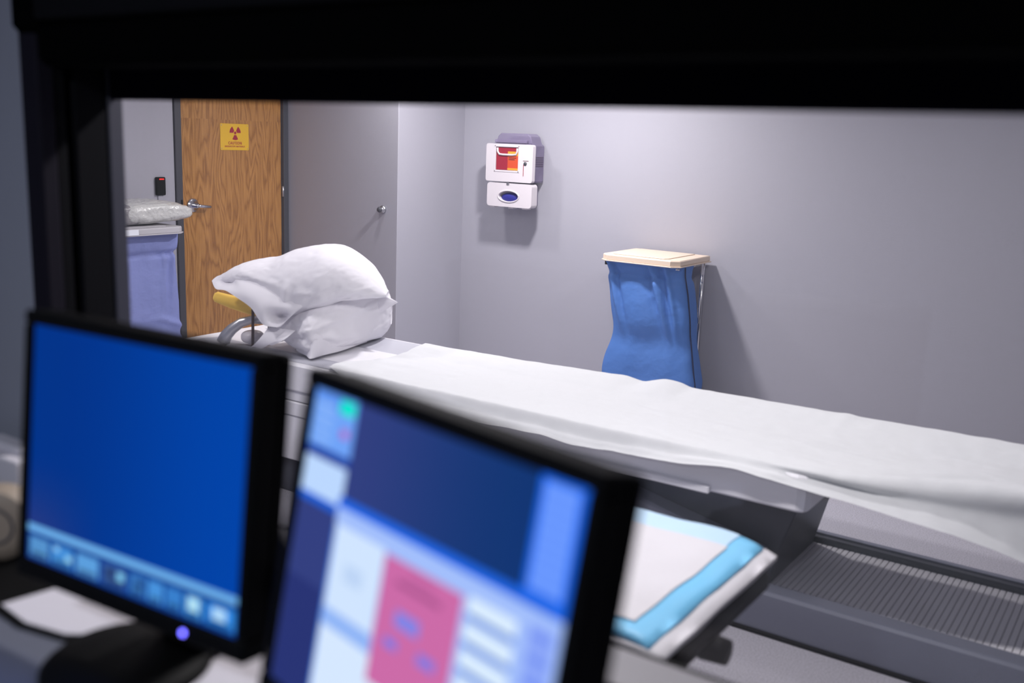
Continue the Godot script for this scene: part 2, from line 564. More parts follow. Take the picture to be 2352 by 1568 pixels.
func build_window() -> void:
	var w := Node3D.new()
	w.name = "window_1"
	add_child(w)
	w.set_meta("kind", "structure")
	# left jamb, stepping in from the wall to the glass
	part("casing", box_st(Vector3(-1.684, SILL_Y - 0.06, -1.0), Vector3(-1.633, 1.9, -0.968), 0.004), M.frame_dark, w)
	part("jamb_trim", box_st(Vector3(-1.70, SILL_Y - 0.03, -1.022), Vector3(-1.638, 1.86, -1.0), 0.002), M.frame_grey, w)
	part("jamb", box_st(Vector3(-1.72, SILL_Y - 0.03, -1.13), Vector3(-1.668, 1.86, -1.022), 0.002), M.frame_black, w)
	part("stile", box_st(Vector3(-1.668, SILL_Y, -1.096), Vector3(-1.633, HEAD_Y + 0.06, -1.036), 0.002), M.frame_grey, w)
	part("glazing_bead", box_st(Vector3(-1.668, SILL_Y - 0.02, -1.130), Vector3(-1.632, HEAD_Y + 0.06, -1.100), 0.002), M.frame_bead, w)
	part("right_jamb", box_st(Vector3(1.2, SILL_Y - 0.03, -1.14), Vector3(1.3, 1.86, -1.0), 0.003), M.frame_black, w)
	part("head", box_st(Vector3(-1.668, HEAD_Y + 0.03, -1.14), Vector3(1.2, 1.86, -1.128), 0.002), M.frame_black, w)
	part("bottom_rail", box_st(Vector3(-1.668, SILL_Y - 0.12, -1.15), Vector3(1.2, SILL_Y - 0.035, -1.122), 0.002), M.frame_dark, w)
	part("sill_edge", box_st(Vector3(-1.668, SILL_Y - 0.05, -1.124), Vector3(1.2, SILL_Y - 0.001, -1.113), 0.002), M.black, w)
	part("sill", box_st(Vector3(-1.668, SILL_Y - 0.03, -1.113), Vector3(1.2, SILL_Y, -1.022), 0.003), M.sill, w)
	part("pane", box_st(Vector3(-1.66, SILL_Y - 0.04, GLASS_Z - 0.004), Vector3(1.2, HEAD_Y + 0.06, GLASS_Z + 0.004)), M.glass, w)
	# roller blind drawn up under its cassette
	var b := thing("roller_blind", "black roller blind drawn up along the top of the control window", "blind", Vector3(0, 0, 0))
	part("cassette", box_st(Vector3(-1.632, 1.640, -1.09), Vector3(1.19, 1.712, -0.968), 0.012), M.frame_black, b)
	part("end_cap", box_st(Vector3(-1.688, 1.692, -1.09), Vector3(-1.615, 1.862, -0.956), 0.012), M.frame_black, b)
	part("fascia", box_st(Vector3(-1.69, 1.712, -1.09), Vector3(1.19, 1.86, -0.962), 0.004), M.frame_grey, b)
	part("bottom_bar", box_st(Vector3(-1.632, HEAD_Y, -1.118), Vector3(1.19, 1.655, -1.102), 0.003), M.blind_rail, b)

func build_downlights() -> void:
	# x, z, strength, what singles it out
	var spots := [
		[-3.08, -4.66, 2.7, "round recessed downlight in front of the sharps cabinet"],
		[-4.06, -4.66, 0.55, "round recessed downlight by the boxed-out column"],
		[-0.9, -3.87, 0.7, "round recessed downlight over the far side of the sheeted table"],
		[-4.0, -1.9, 1.0, "round recessed downlight beside the left end of the control window"],
		[-2.6, -3.0, 0.35, "round recessed downlight over the pillows"],
		[-1.1, -1.95, 1.75, "round recessed downlight between the window and the sheeted table"],
	]
	for p in spots:
		var t := thing("downlight", p[3], "ceiling light", Vector3(p[0], CEIL_Y, p[1]), 0, "downlights of the scan room")
		var f := new_st(true)
		add_lathe(f, [Vector2(0.085, 0.0), Vector2(0.11, 0.0), Vector2(0.11, -0.010), Vector2(0.085, -0.006)], 28)
		part("trim_ring", f, M.white_plastic, t)
		var g := new_st()
		add_lathe(g, [Vector2(0.0, -0.001), Vector2(0.085, -0.001), Vector2(0.085, -0.003), Vector2(0.0, -0.003)], 28)
		part("diffuser", g, M.glow, t)
		var l := AreaLight3D.new()
		l.name = "lamp"
		l.area_size = Vector2(0.15, 0.15)
		l.light_energy = p[2] * LAMP
		l.light_color = Color(1.0, 0.985, 0.99)
		l.shadow_enabled = true
		l.area_range = 14.0
		l.area_attenuation = 2.0
		l.rotation.x = -PI / 2
		l.position.y = -0.02
		t.add_child(l)
	# one dimmed downlight in the control room, behind the photographer
	var d := thing("downlight", "dimmed round downlight in the control room ceiling", "ceiling light", Vector3(-0.9, CEIL_Y, 0.7))
	var r := new_st(true)
	add_lathe(r, [Vector2(0.09, 0.0), Vector2(0.12, 0.0), Vector2(0.12, -0.012), Vector2(0.09, -0.008)], 24)
	part("trim_ring", r, M.white_plastic, d)
	var g := new_st()
	add_lathe(g, [Vector2(0.0, -0.002), Vector2(0.09, -0.002), Vector2(0.09, -0.004), Vector2(0.0, -0.004)], 24)
	part("diffuser", g, M.glow, d)
	var o := AreaLight3D.new()
	o.name = "lamp"
	o.area_size = Vector2(0.17, 0.17)
	o.light_energy = 2.2
	o.light_color = Color(0.92, 0.95, 1.0)
	o.shadow_enabled = true
	o.area_range = 10.0
	o.area_attenuation = 2.0
	o.rotation.x = -PI / 2
	o.position.y = -0.03
	d.add_child(o)

# ---------------------------------------------------------------- scanner table
func build_scanner_table() -> void:
	var t := thing("scanner_table", "grey motorised scanner table on a low ribbed floor track", "scanner table")
	# top body with a rounded right-hand end
	var st := new_st(true)
	st.set_smooth_group(-1)
	var outline := PackedVector2Array()
	for v in [Vector2(-3.78, -3.56), Vector2(-0.87, -3.56), Vector2(-0.84, -3.53), Vector2(-0.84, -2.90), Vector2(-0.85, -2.875), Vector2(-0.875, -2.865), Vector2(-3.78, -2.865)]:
		outline.append(Vector2(v.x, -v.y))
	outline.reverse()
	add_plate(st, outline, 0.47, 0.588, 0.008, Transform3D(Basis(Vector3(1, 0, 0), -PI / 2), Vector3.ZERO))
	part("table_body", st, M.table_grey, t)
	part("edge_strip", box_st(Vector3(-2.6, 0.466, -2.87), Vector3(-1.15, 0.492, -2.852), 0.004), M.table_white, t)
	# cradle, cantilevered to the right; a shallow dished board
	var cr := new_st(true)
	var prof := [[-3.53, 0.588], [-3.53, 0.592], [-3.50, 0.597], [-3.40, 0.590], [-3.21, 0.586], [-3.02, 0.588], [-2.925, 0.594], [-2.90, 0.591], [-2.895, 0.588], [-2.95, 0.578], [-3.21, 0.565], [-3.48, 0.578]]
	var rings := []
	for x in [-3.72, -3.70, -3.0, -1.0]:
		var r := []
		for p in prof: r.append(Vector3(x, p[1] - (0.004 if x < -3.71 else 0.0), p[0]))
		rings.append(r)
	add_loft(cr, rings)
	part("cradle", cr, M.pad_grey, t)
	var cx := new_st(true)
	prof = [[-3.53, 0.58], [-3.53, 0.592], [-3.50, 0.597], [-3.40, 0.590], [-3.30, 0.588], [-3.20, 0.590], [-3.13, 0.592], [-3.115, 0.58], [-3.14, 0.575], [-3.30, 0.565], [-3.49, 0.578]]
	rings = []
	for x in [-1.0, 0.2, 1.2]:
		var r := []
		for p in prof: r.append(Vector3(x, p[1], p[0]))
		rings.append(r)
	add_loft(cx, rings)
	part("cradle_extension", cx, M.pad_grey, t)
	# white pedestal with two joints, on a dark foot
	var pd := new_st()
	add_box(pd, Vector3(-3.55, 0.425, -3.50), Vector3(-2.5, 0.468, -2.875), 0.004)
	add_box(pd, Vector3(-3.55, 0.36, -3.50), Vector3(-2.5, 0.421, -2.870), 0.004)
	add_box(pd, Vector3(-3.55, 0.16, -3.50), Vector3(-2.5, 0.356, -2.875), 0.004)
	part("pedestal", pd, M.table_white, t)
	part("pedestal_foot", box_st(Vector3(-3.5, 0.0, -3.48), Vector3(-2.55, 0.16, -2.90), 0.006), M.skirt, t)
	# charcoal lift cover and the inclined arm in front of it
	var sk := new_st()
	var poly := PackedVector2Array([Vector2(-0.995, 0.13), Vector2(-0.955, 0.30), Vector2(-0.905, 0.468), Vector2(-2.45, 0.468), Vector2(-2.45, 0.13)])
	add_plate(sk, poly, -3.52, -3.04, 0.006)
	part("lift_cover", sk, M.skirt, t)
	var arm := new_st()
	poly = PackedVector2Array([Vector2(-1.97, 0.467), Vector2(-2.20, 0.467), Vector2(-2.20, 0.45), Vector2(-1.0, 0.215), Vector2(-1.0, 0.272)])
	add_plate(arm, poly, -3.035, -2.945, 0.008)
	part("lift_arm", arm, M.track, t)
	# floor track: near rail with an eased edge, far rail, folds of the bellows between
	var rail := new_st()
	var sec := [[-2.955, 0.006], [-2.95, 0.139], [-2.956, 0.148], [-2.962, 0.150], [-3.030, 0.147], [-3.034, 0.10], [-3.034, 0.006]]
	rings = []
	for x in [-2.5, -0.62, 1.3]:
		var r := []
		for p in sec: r.append(Vector3(x, p[1], p[0]))
		rings.append(r)
	add_loft(rail, rings)
	part("near_rail", rail, M.track, t)
	part("kick_strip", box_st(Vector3(-2.5, 0.0, -2.975), Vector3(1.3, 0.014, -2.944), 0.002), M.black, t)
	var fr := new_st()
	add_box(fr, Vector3(-2.5, 0.0, -3.585), Vector3(1.3, 0.150, -3.525), 0.004)
	part("far_rail", fr, M.track_dark, t)
	part("far_rail_cap", box_st(Vector3(-2.5, 0.150, -3.588), Vector3(1.3, 0.156, -3.560), 0.002), M.track, t)
	part("track_bed", box_st(Vector3(-2.5, 0.01, -3.53), Vector3(1.3, 0.112, -3.03)), M.fold_dark, t)
	var fold_mesh: ArrayMesh
	var fs := new_st()
	var fp := PackedVector2Array([Vector2(0.0, 0.0), Vector2(0.0176, 0.0), Vector2(0.0176, 0.0140), Vector2(0.0164, 0.0155), Vector2(0.0012, 0.0155), Vector2(0.0, 0.0140)])
	add_plate(fs, fp, -3.522, -3.036, 0.0)
	fold_mesh = finish(fs, M.fold)
	for k in 70:
		var o := piece("bellows_fold", fold_mesh, t)
		o.position = Vector3(-1.06 + 0.0200 * k, 0.114, 0)

# ---------------------------------------------------------------- sheet
const SHEET_FAR := [[-2.95, 0.600], [-2.39, 0.606], [-1.90, 0.617], [-1.82, 0.620], [-1.742, 0.613], [-1.70, 0.624], [-1.647, 0.637], [-1.58, 0.633], [-1.533, 0.621], [-1.266, 0.623], [-0.96, 0.628], [-0.924, 0.632], [-0.88, 0.628], [-0.357, 0.634], [0.6, 0.636]]
# x, fold z, fold y, hem z, hem y
const SHEET_NEAR := [[-2.95, -2.880, 0.606, -2.812, 0.552], [-1.85, -2.876, 0.606, -2.812, 0.546], [-1.42, -2.876, 0.606, -2.812, 0.548], [-1.05, -2.885, 0.606, -2.815, 0.577], [-0.86, -2.90, 0.604, -2.825, 0.566], [-0.70, -2.955, 0.604, -2.84, 0.545], [-0.50, -3.04, 0.606, -2.87, 0.522], [-0.34, -3.09, 0.608, -2.93, 0.475], [-0.20, -3.11, 0.608, -2.98, 0.43], [0.1, -3.11, 0.606, -3.03, 0.39], [0.6, -3.11, 0.606, -3.03, 0.40]]
const SHEET_LEFT := [[0.0, -2.895], [0.08, -2.88], [0.47, -2.80], [0.62, -2.868], [0.70, -2.85], [0.88, -2.74], [1.0, -2.70]]

func build_sheet() -> void:
	var n1 := noise(3.0, 51, 3)
	var n2 := noise(9.0, 52, 2)
	var st := new_st(true)
	var f := func(u: float, v: float) -> Vector3:
		var left := along(SHEET_LEFT, v)
		var x := lerpf(left, 0.6, pow(u, 1.0))
		var far := along(SHEET_FAR, x)
		var zf := along(SHEET_NEAR, x, 1)
		var yf := along(SHEET_NEAR, x, 2)
		var zh := along(SHEET_NEAR, x, 3)
		var yh := along(SHEET_NEAR, x, 4)
		var p: Vector2          # (z, y) across the sheet: 0 far hem, 0.08 far edge, 0.8 near fold, 1 near hem
		if v < 0.10:
			var t := v / 0.10
			p = Vector2(lerpf(-3.585, -3.545, t * t * t * t), lerpf(0.38, far, clampf(sin(t * PI / 2) * 0.2 + t * 0.8, 0.0, 1.0)) + 0.008 * sin(x * 9.0) * (1.0 - t))
			p.x += 0.006 * sin(x * 21.0 + 2.0 * sin(x * 5.0)) * (1.0 - t)
		elif v < 0.72:
			var t := (v - 0.10) / 0.62
			var z := lerpf(-3.545, zf, t)
			var y := lerpf(far, yf, smoothstep(0.0, 0.45, t)) - 0.010 * bump(t, 0.42, 0.28)
			p = Vector2(z, y)
		else:
			var t := (v - 0.72) / 0.28
			# over the fold, in under it, and out to the hem
			var a := Vector2(zf, yf)
			var d := Vector2(zh, yh)
			var drop := yf - yh
			var b := Vector2(zf + 0.022, yf - 0.001)
			var c := Vector2(lerpf(zf, zh, 0.30), yh + drop * 0.12)
			p = a.bezier_interpolate(b, c, d, t)
			p.y += 0.006 * bump(t, 0.8, 0.12) * clampf((-0.7 - x) * 4.0, 0.0, 1.0)
		var w := n1.get_noise_2d(x, p.x * 2.5) * 0.004 + n2.get_noise_2d(x, p.x * 2.0 + 7.0) * 0.0014
		var inner := smoothstep(0.0, 0.14, v)
		# long soft creases of the folded linen
		w += 0.0035 * bump(p.x + 0.04 * sin(x * 3.0), -3.16, 0.035) - 0.0030 * bump(p.x - 0.03 * sin(x * 2.2), -3.36, 0.03)
		var y := p.y + w * inner
		var z := p.x + w * 0.5 * smoothstep(0.72, 0.8, v)
		# the loose swag where the top body ends
		if v > 0.55:
			var tc := 0.81 + 0.06 * sin(clampf((x + 0.95) / 0.75, 0.0, 1.0) * PI)
			var k := smoothstep(-1.02, -0.72, x)
			z += k * (0.026 * bump(v, tc - 0.05, 0.06) - 0.024 * bump(v, tc + 0.05, 0.05))
			y += k * 0.008 * bump(v, tc - 0.10, 0.07)
			# a shallow dent on top, and a tuck running down to the corner of the body
			y -= 0.010 * bump(v, 0.66 + 0.06 * sin(x * 6.0), 0.03) * bump(x, -0.50, 0.22)
		# ripples along the near hem
		z += 0.004 * sin(x * 23.0 + 2.0 * sin(x * 7.0)) * smoothstep(0.85, 1.0, v)
		y += 0.0025 * sin(x * 17.0 + 1.0) * smoothstep(0.85, 1.0, v)
		return Vector3(x, y, z)
	add_grid(st, f, 240, 90, true)
	var o := part("bed_sheet", st, M.linen)
	tag(o, "white linen sheet spread along the scanner table, hanging over its near side", "sheet")

# ---------------------------------------------------------------- pillows
const PU := Vector3(0.829, 0, -0.559)
const PW := Vector3(0.559, 0, 0.829)

# stations of [u, top, bottom, middle w, half depth]
func pillow_shape(stations: Array, e: float, e_low: float, seed_no: int, rough: float, flat_bottom: float, creases: Array) -> SurfaceTool:
	var st := new_st(true)
	var n1 := noise(5.0, seed_no, 3)
	var n2 := noise(14.0, seed_no + 1, 2, FastNoiseLite.TYPE_SIMPLEX)
	var u0: float = stations[0][0]
	var u1: float = stations[stations.size() - 1][0]
	var f := func(s: float, q: float) -> Vector3:
		var u := lerpf(u0, u1, s)
		var top := along(stations, u, 1)
		var bot := along(stations, u, 2)
		var wc := along(stations, u, 3)
		var dd := along(stations, u, 4)
		var a := q * TAU
		var ee := e if sin(a) > 0.0 else e_low
		var ca := spow(cos(a), ee)
		var sa := spow(sin(a), ee)
		var y := (top + bot) / 2.0 + (top - bot) / 2.0 * sa
		var w := wc + dd * ca
		var amp := rough * (n1.get_noise_3d(u, y * 1.6, w) + 0.6 * (1.0 - 2.5 * absf(n2.get_noise_3d(u * 0.8, y * 1.8, w * 0.7))))
		w += amp * ca
		y += amp * sa * (0.6 if sa > 0 else 0.4)
		# creases in the near side: [u, y, u, y, width, how far out]
		if ca > 0.0:
			for c in creases:
				var d := Vector2(c[2] - c[0], c[3] - c[1])
				var q2 := Vector2(u - c[0], y - c[1])
				var along_it := q2.dot(d) / d.length_squared()
				var off := absf(q2.cross(d)) / d.length()
				var fade := smoothstep(-0.10, 0.12, along_it) * (1.0 - smoothstep(0.85, 1.10, along_it))
				w += c[5] * exp(-pow(off / c[4], 2.0)) * fade * ca
		if y < flat_bottom: y = flat_bottom
		return PU * u + PW * w + Vector3(0, y, 0)
	add_grid(st, f, 120, 120)
	# close the ends
	for s in [0.0, 1.0]:
		var mid := Vector3.ZERO
		var ring := []
		for j in 72:
			ring.append(f.call(s, j / 72.0))
			mid += ring[j] / 72.0
		for j in 72:
			if s > 0.5: tri(st, mid, ring[j], ring[(j + 1) % 72])
			else: tri(st, mid, ring[(j + 1) % 72], ring[j])
	return st

func build_pillows() -> void:
	var up := thing("pillow", "plump white pillow on top of the stack, open end of its case drooping", "pillow")
	part("cushion", pillow_shape([[-1.325, 0.898, 0.880, -4.36, 0.02], [-1.29, 0.918, 0.880, -4.36, 0.06], [-1.23, 0.953, 0.884, -4.36, 0.12], [-1.17, 0.976, 0.876, -4.36, 0.16], [-1.107, 0.990, 0.855, -4.37, 0.19], [-1.05, 0.999, 0.795, -4.37, 0.21], [-0.985, 1.027, 0.752, -4.38, 0.235], [-0.93, 1.042, 0.745, -4.39, 0.25], [-0.88, 1.053, 0.757, -4.40, 0.26], [-0.816, 1.057, 0.785, -4.41, 0.27], [-0.76, 1.042, 0.815, -4.43, 0.26], [-0.704, 1.005, 0.82, -4.45, 0.24], [-0.65, 0.955, 0.825, -4.47, 0.20], [-0.61, 0.895, 0.825, -4.48, 0.15], [-0.575, 0.845, 0.822, -4.49, 0.05]], 0.86, 0.80, 61, 0.0035, 0.0, [[-0.93, 0.775, -0.66, 0.875, 0.012, -0.012], [-0.90, 0.805, -0.62, 0.895, 0.010, 0.010], [-0.88, 0.845, -0.74, 0.905, 0.010, -0.009], [-0.92, 0.88, -0.80, 0.865, 0.012, 0.008], [-0.98, 0.76, -0.955, 0.92, 0.016, 0.012], [-0.80, 0.83, -0.62, 0.87, 0.007, -0.006], [-1.18, 0.955, -0.98, 0.90, 0.015, 0.008]]), M.pillow, up)
	# loose end of the case hanging over the edge of the stack
	var hem := [[-1.326, 0.890, -4.32], [-1.285, 0.868, -4.24], [-1.229, 0.870, -4.19], [-1.169, 0.848, -4.15], [-1.107, 0.812, -4.13], [-1.075, 0.770, -4.12], [-1.049, 0.735, -4.12], [-1.016, 0.722, -4.12], [-0.983, 0.728, -4.13], [-0.955, 0.765, -4.16]]
	var root := [[-1.315, 0.905, -4.36], [-1.25, 0.930, -4.30], [-1.19, 0.938, -4.25], [-1.13, 0.925, -4.20], [-1.07, 0.905, -4.17], [-1.03, 0.885, -4.155], [-0.99, 0.865, -4.15], [-0.95, 0.85, -4.15], [-0.91, 0.845, -4.16], [-0.86, 0.845, -4.18]]
	var rows := []
	for k in 10: rows.append([float(k)] + hem[k] + root[k])
	var flap := new_st(true)
	var ff := func(sv: float, q: float) -> Vector3:
		var k := sv * 9.0
		var a := Vector3(along(rows, k, 1), along(rows, k, 2), along(rows, k, 3))
		var b := Vector3(along(rows, k, 4), along(rows, k, 5), along(rows, k, 6))
		var p := a.lerp(b, q)
		p.z += 0.022 * sin(q * PI) * (0.4 + 0.6 * sin(sv * PI))
		# two hollows where the cloth turns inward behind its hem
		p.z -= 0.085 * bump(k, 7.0, 0.9) * bump(q, 0.36, 0.20) + 0.060 * bump(k, 1.6, 0.7) * bump(q, 0.42, 0.22)
		p.y += 0.012 * bump(k, 7.0, 1.2) * bump(q, 0.0, 0.2)
		return PU * p.x + PW * p.z + Vector3(0, p.y, 0)
	add_grid(flap, ff, 60, 26)
	var fb := func(sv: float, q: float) -> Vector3:
		return (ff.call(sv, q) as Vector3) - PW * 0.004
	add_grid(flap, fb, 60, 26, true)
	part("case_end", flap, M.pillow, up)
	var lo := thing("pillow", "white pillow underneath, flattened by the plump pillow stacked on it", "pillow")
	part("cushion", pillow_shape([[-1.055, 0.72, 0.67, -4.40, 0.04], [-1.02, 0.76, 0.64, -4.40, 0.12], [-0.96, 0.79, 0.61, -4.40, 0.18], [-0.91, 0.81, 0.604, -4.38, 0.22], [-0.86, 0.82, 0.603, -4.37, 0.25], [-0.82, 0.83, 0.604, -4.40, 0.235], [-0.76, 0.845, 0.605, -4.46, 0.215], [-0.70, 0.855, 0.605, -4.54, 0.19], [-0.655, 0.85, 0.605, -4.62, 0.16], [-0.62, 0.835, 0.607, -4.66, 0.12], [-0.595, 0.80, 0.63, -4.68, 0.08], [-0.58, 0.76, 0.66, -4.68, 0.03]], 0.78, 0.55, 71, 0.005, 0.603, [[-1.03, 0.67, -0.60, 0.80, 0.010, 0.012], [-1.00, 0.655, -0.60, 0.775, 0.014, -0.012], [-0.90, 0.685, -0.83, 0.655, 0.014, -0.012], [-0.84, 0.655, -0.70, 0.640, 0.014, -0.012], [-0.90, 0.70, -0.72, 0.665, 0.010, 0.008], [-0.80, 0.72, -0.74, 0.63, 0.016, 0.010], [-0.70, 0.75, -0.66, 0.63, 0.014, -0.010]]), M.pillow, lo)
	# ear of the case standing out at the far corner
	var ear := new_st(true)
	var e := func(sv: float, q: float) -> Vector3:
		var a := q * TAU
		var r := (1.0 - sv) * 0.078
		var c := PU * (-0.655 + 0.125 * sv) + PW * (-4.585 + 0.075 * sv) + Vector3(0, 0.782 + 0.012 * sv, 0)
		return c + Vector3(0, 1, 0) * sin(a) * r * (1.0 if sin(a) < 0 else 0.8) + PW * cos(a) * r * 0.55
	add_grid(ear, e, 10, 20)
	part("case_corner", ear, M.pillow, lo)
	# hem of the lower case flaring out over the near edge of the table
	var hm := [[-0.945, -4.265], [-0.91, -4.215], [-0.88, -4.16], [-0.853, -4.118], [-0.825, -4.165], [-0.79, -4.222], [-0.76, -4.285], [-0.72, -4.375], [-0.67, -4.50]]
	var hu := [[-0.940, -4.23], [-0.90, -4.185], [-0.87, -4.150], [-0.842, -4.140], [-0.81, -4.172], [-0.785, -4.225], [-0.755, -4.30], [-0.72, -4.40], [-0.67, -4.53]]
	var hrows := []
	for k in 9: hrows.append([float(k)] + hm[k] + hu[k])
	var hs := new_st(true)
	var hf := func(sv: float, q: float) -> Vector3:
		var k := sv * 8.0
		var p := Vector2(along(hrows, k, 1), along(hrows, k, 2)).lerp(Vector2(along(hrows, k, 3), along(hrows, k, 4)), pow(q, 0.6))
		p.y += 0.007 * sin(k * 2.3) * (1.0 - q)
		return PU * p.x + PW * p.y + Vector3(0, lerpf(0.604, 0.665 + 0.05 * bump(k, 2.5, 2.0), q), 0)
	add_grid(hs, hf, 40, 14)
	part("case_hem", hs, M.pillow, lo)
	# flap of the lower case on the near side, lying on the table edge
	var fl := new_st(true)
	var g := func(sv: float, q: float) -> Vector3:
		var a := Vector3(-3.28, 0.622, -2.84).lerp(Vector3(-3.17, 0.645, -2.87), sv)
		var b := Vector3(-3.20, 0.722, -2.88).lerp(Vector3(-3.09, 0.715, -2.93), sv)
		var p := a.lerp(b, q)
		return p + Vector3(0.02, -0.004, 0.02) * sin(q * PI) + Vector3(0, 0.006 * sin(sv * 9.0), 0) * (1.0 - q)
	add_grid(fl, g, 16, 12)
	part("case_flap", fl, M.pillow, lo)

	# head holder at the end of the table
	var h := thing("head_holder", "metal head holder arch at the door end of the table under the pillows", "head holder")
	part("arch", tube_st([Vector3(-3.545, 0.600, -2.92), Vector3(-3.53, 0.635, -2.93), Vector3(-3.508, 0.662, -2.942), Vector3(-3.472, 0.694, -2.966), Vector3(-3.431, 0.709, -2.994), Vector3(-3.38, 0.705, -3.03), Vector3(-3.345, 0.67, -3.06), Vector3(-3.335, 0.612, -3.07)], [0.030, 0.027, 0.025, 0.022, 0.019, 0.017, 0.017, 0.018], 14), M.satin, h)
	part("post", tube_st([Vector3(-3.393, 0.60, -2.96), Vector3(-3.39, 0.765, -2.961)], 0.0065, 8), M.post, h)
	var pad := new_st(true)
	add_grid(pad, blob(Vector3(-3.44, 0.628, -3.0), Vector3(0.045, 0.030, 0.05), 0.8), 20, 14)
	part("chin_pad", pad, M.white_plastic, h)
	var fo := thing("foam_roll", "yellow foam roll sticking out under the pillows beside the door", "foam roll")
	part("roll", tube_st([Vector3(-3.614, 0.801, -2.931), Vector3(-3.606, 0.798, -2.937), Vector3(-3.54, 0.775, -2.98), Vector3(-3.46, 0.745, -3.03), Vector3(-3.36, 0.72, -3.09)], [0.014, 0.024, 0.03, 0.028, 0.026], 14), M.foam, fo)
	part("support", tube_st([Vector3(-3.40, 0.60, -3.07), Vector3(-3.40, 0.71, -3.07)], 0.012, 8), M.post, fo)

func blob(c: Vector3, r: Vector3, e: float) -> Callable:
	return func(u: float, v: float) -> Vector3:
		var a := u * TAU
		var b := (v - 0.5) * PI
		return c + Vector3(r.x * spow(cos(a), e) * spow(cos(b), e), r.y * spow(sin(b), e), -r.z * spow(sin(a), e) * spow(cos(b), e))

# ---------------------------------------------------------------- hampers
# stations of [y, left x, right x, front z, back z]
func bag_shape(stations: Array, folds: Callable, e: float) -> SurfaceTool:
	var st := new_st(true)
	var y0: float = stations[0][0]
	var y1: float = stations[stations.size() - 1][0]
	var n1 := noise(4.0, 81, 3)
	var f := func(q: float, s: float) -> Vector3:
		var y := lerpf(y0, y1, s)
		var l := along(stations, y, 1)
		var r := along(stations, y, 2)
		var fz := along(stations, y, 3)
		var bz := along(stations, y, 4)
		var a := q * TAU
		var ca := spow(cos(a), e)
		var sa := spow(sin(a), e)
		var p := Vector3((l + r) / 2 + (r - l) / 2 * ca, y, (fz + bz) / 2 - (fz - bz) / 2 * sa)
		var w: float = folds.call((p.x - l) / (r - l), s, -sa) + 0.006 * n1.get_noise_3d(p.x, p.y, p.z)
		p.z += w * clampf(-sa, -1.0, 1.0)
		p.x += w * 0.3 * ca
		return p
	add_grid(st, f, 120, 70, true)
	return st

func hamper(called: String, label: String, at: Vector3, turn: float, h: float, lid: Material, bag: Material, stations: Array, folds: Callable, lw: float, e: float) -> Node3D:
	var t := thing(called, label, "hamper", at, turn, "")
	# lid: shallow tray with chamfered corners, rim lip and a raised centre panel
	var pts := PackedVector2Array([Vector2(-lw / 2, -0.46), Vector2(-lw / 2 + 0.045, -0.50), Vector2(lw / 2 - 0.045, -0.50), Vector2(lw / 2, -0.46), Vector2(lw / 2, -0.04), Vector2(-lw / 2, -0.04)])
	var lay := Transform3D(Basis(Vector3(1, 0, 0), -PI / 2), Vector3(0, h, 0))
	var st := new_st()
	add_plate(st, pts, 0.004, 0.040, 0.006, lay)
	var rim := pts.duplicate()
	for i in rim.size():
		var c := Vector2(0, -0.27)
		rim[i] = c + (rim[i] - c) * Vector2(1.03, 1.025)
	add_plate(st, rim, 0.0, 0.007, 0.002, lay)
	var l := part("lid", st, lid, t)
	var rp := new_st()
	var pp := PackedVector2Array([Vector2(-lw / 2 + 0.05, -0.43), Vector2(-lw / 2 + 0.075, -0.46), Vector2(lw / 2 - 0.105, -0.46), Vector2(lw / 2 - 0.085, -0.43), Vector2(lw / 2 - 0.085, -0.07), Vector2(-lw / 2 + 0.05, -0.07)])
	add_plate(rp, pp, 0.040, 0.0445, 0.003, lay)
	part("raised_panel", rp, lid, l)
	var fr := new_st(true)
	for s in [-1.0, 1.0]:
		var x: float = s * (lw / 2 - 0.03)
		add_tube(fr, [Vector3(x, 0.02, 0.06), Vector3(x, h - 0.005, 0.06)], 0.011, 10)
		add_tube(fr, [Vector3(x, h - 0.014, 0.06), Vector3(x, h - 0.014, 0.42)], 0.009, 10)
		add_tube(fr, [Vector3(x, 0.03, 0.06), Vector3(x, 0.03, 0.47)], 0.011, 10)
	add_tube(fr, [Vector3(-lw / 2 + 0.03, h - 0.014, 0.42), Vector3(lw / 2 - 0.03, h - 0.014, 0.42)], 0.009, 10)
	add_tube(fr, [Vector3(-lw / 2 + 0.03, 0.03, 0.06), Vector3(lw / 2 - 0.03, 0.03, 0.06)], 0.011, 10)
	part("stand", fr, M.chrome, t)
	part("bag", bag_shape(stations, folds, e), bag, t)
	return t

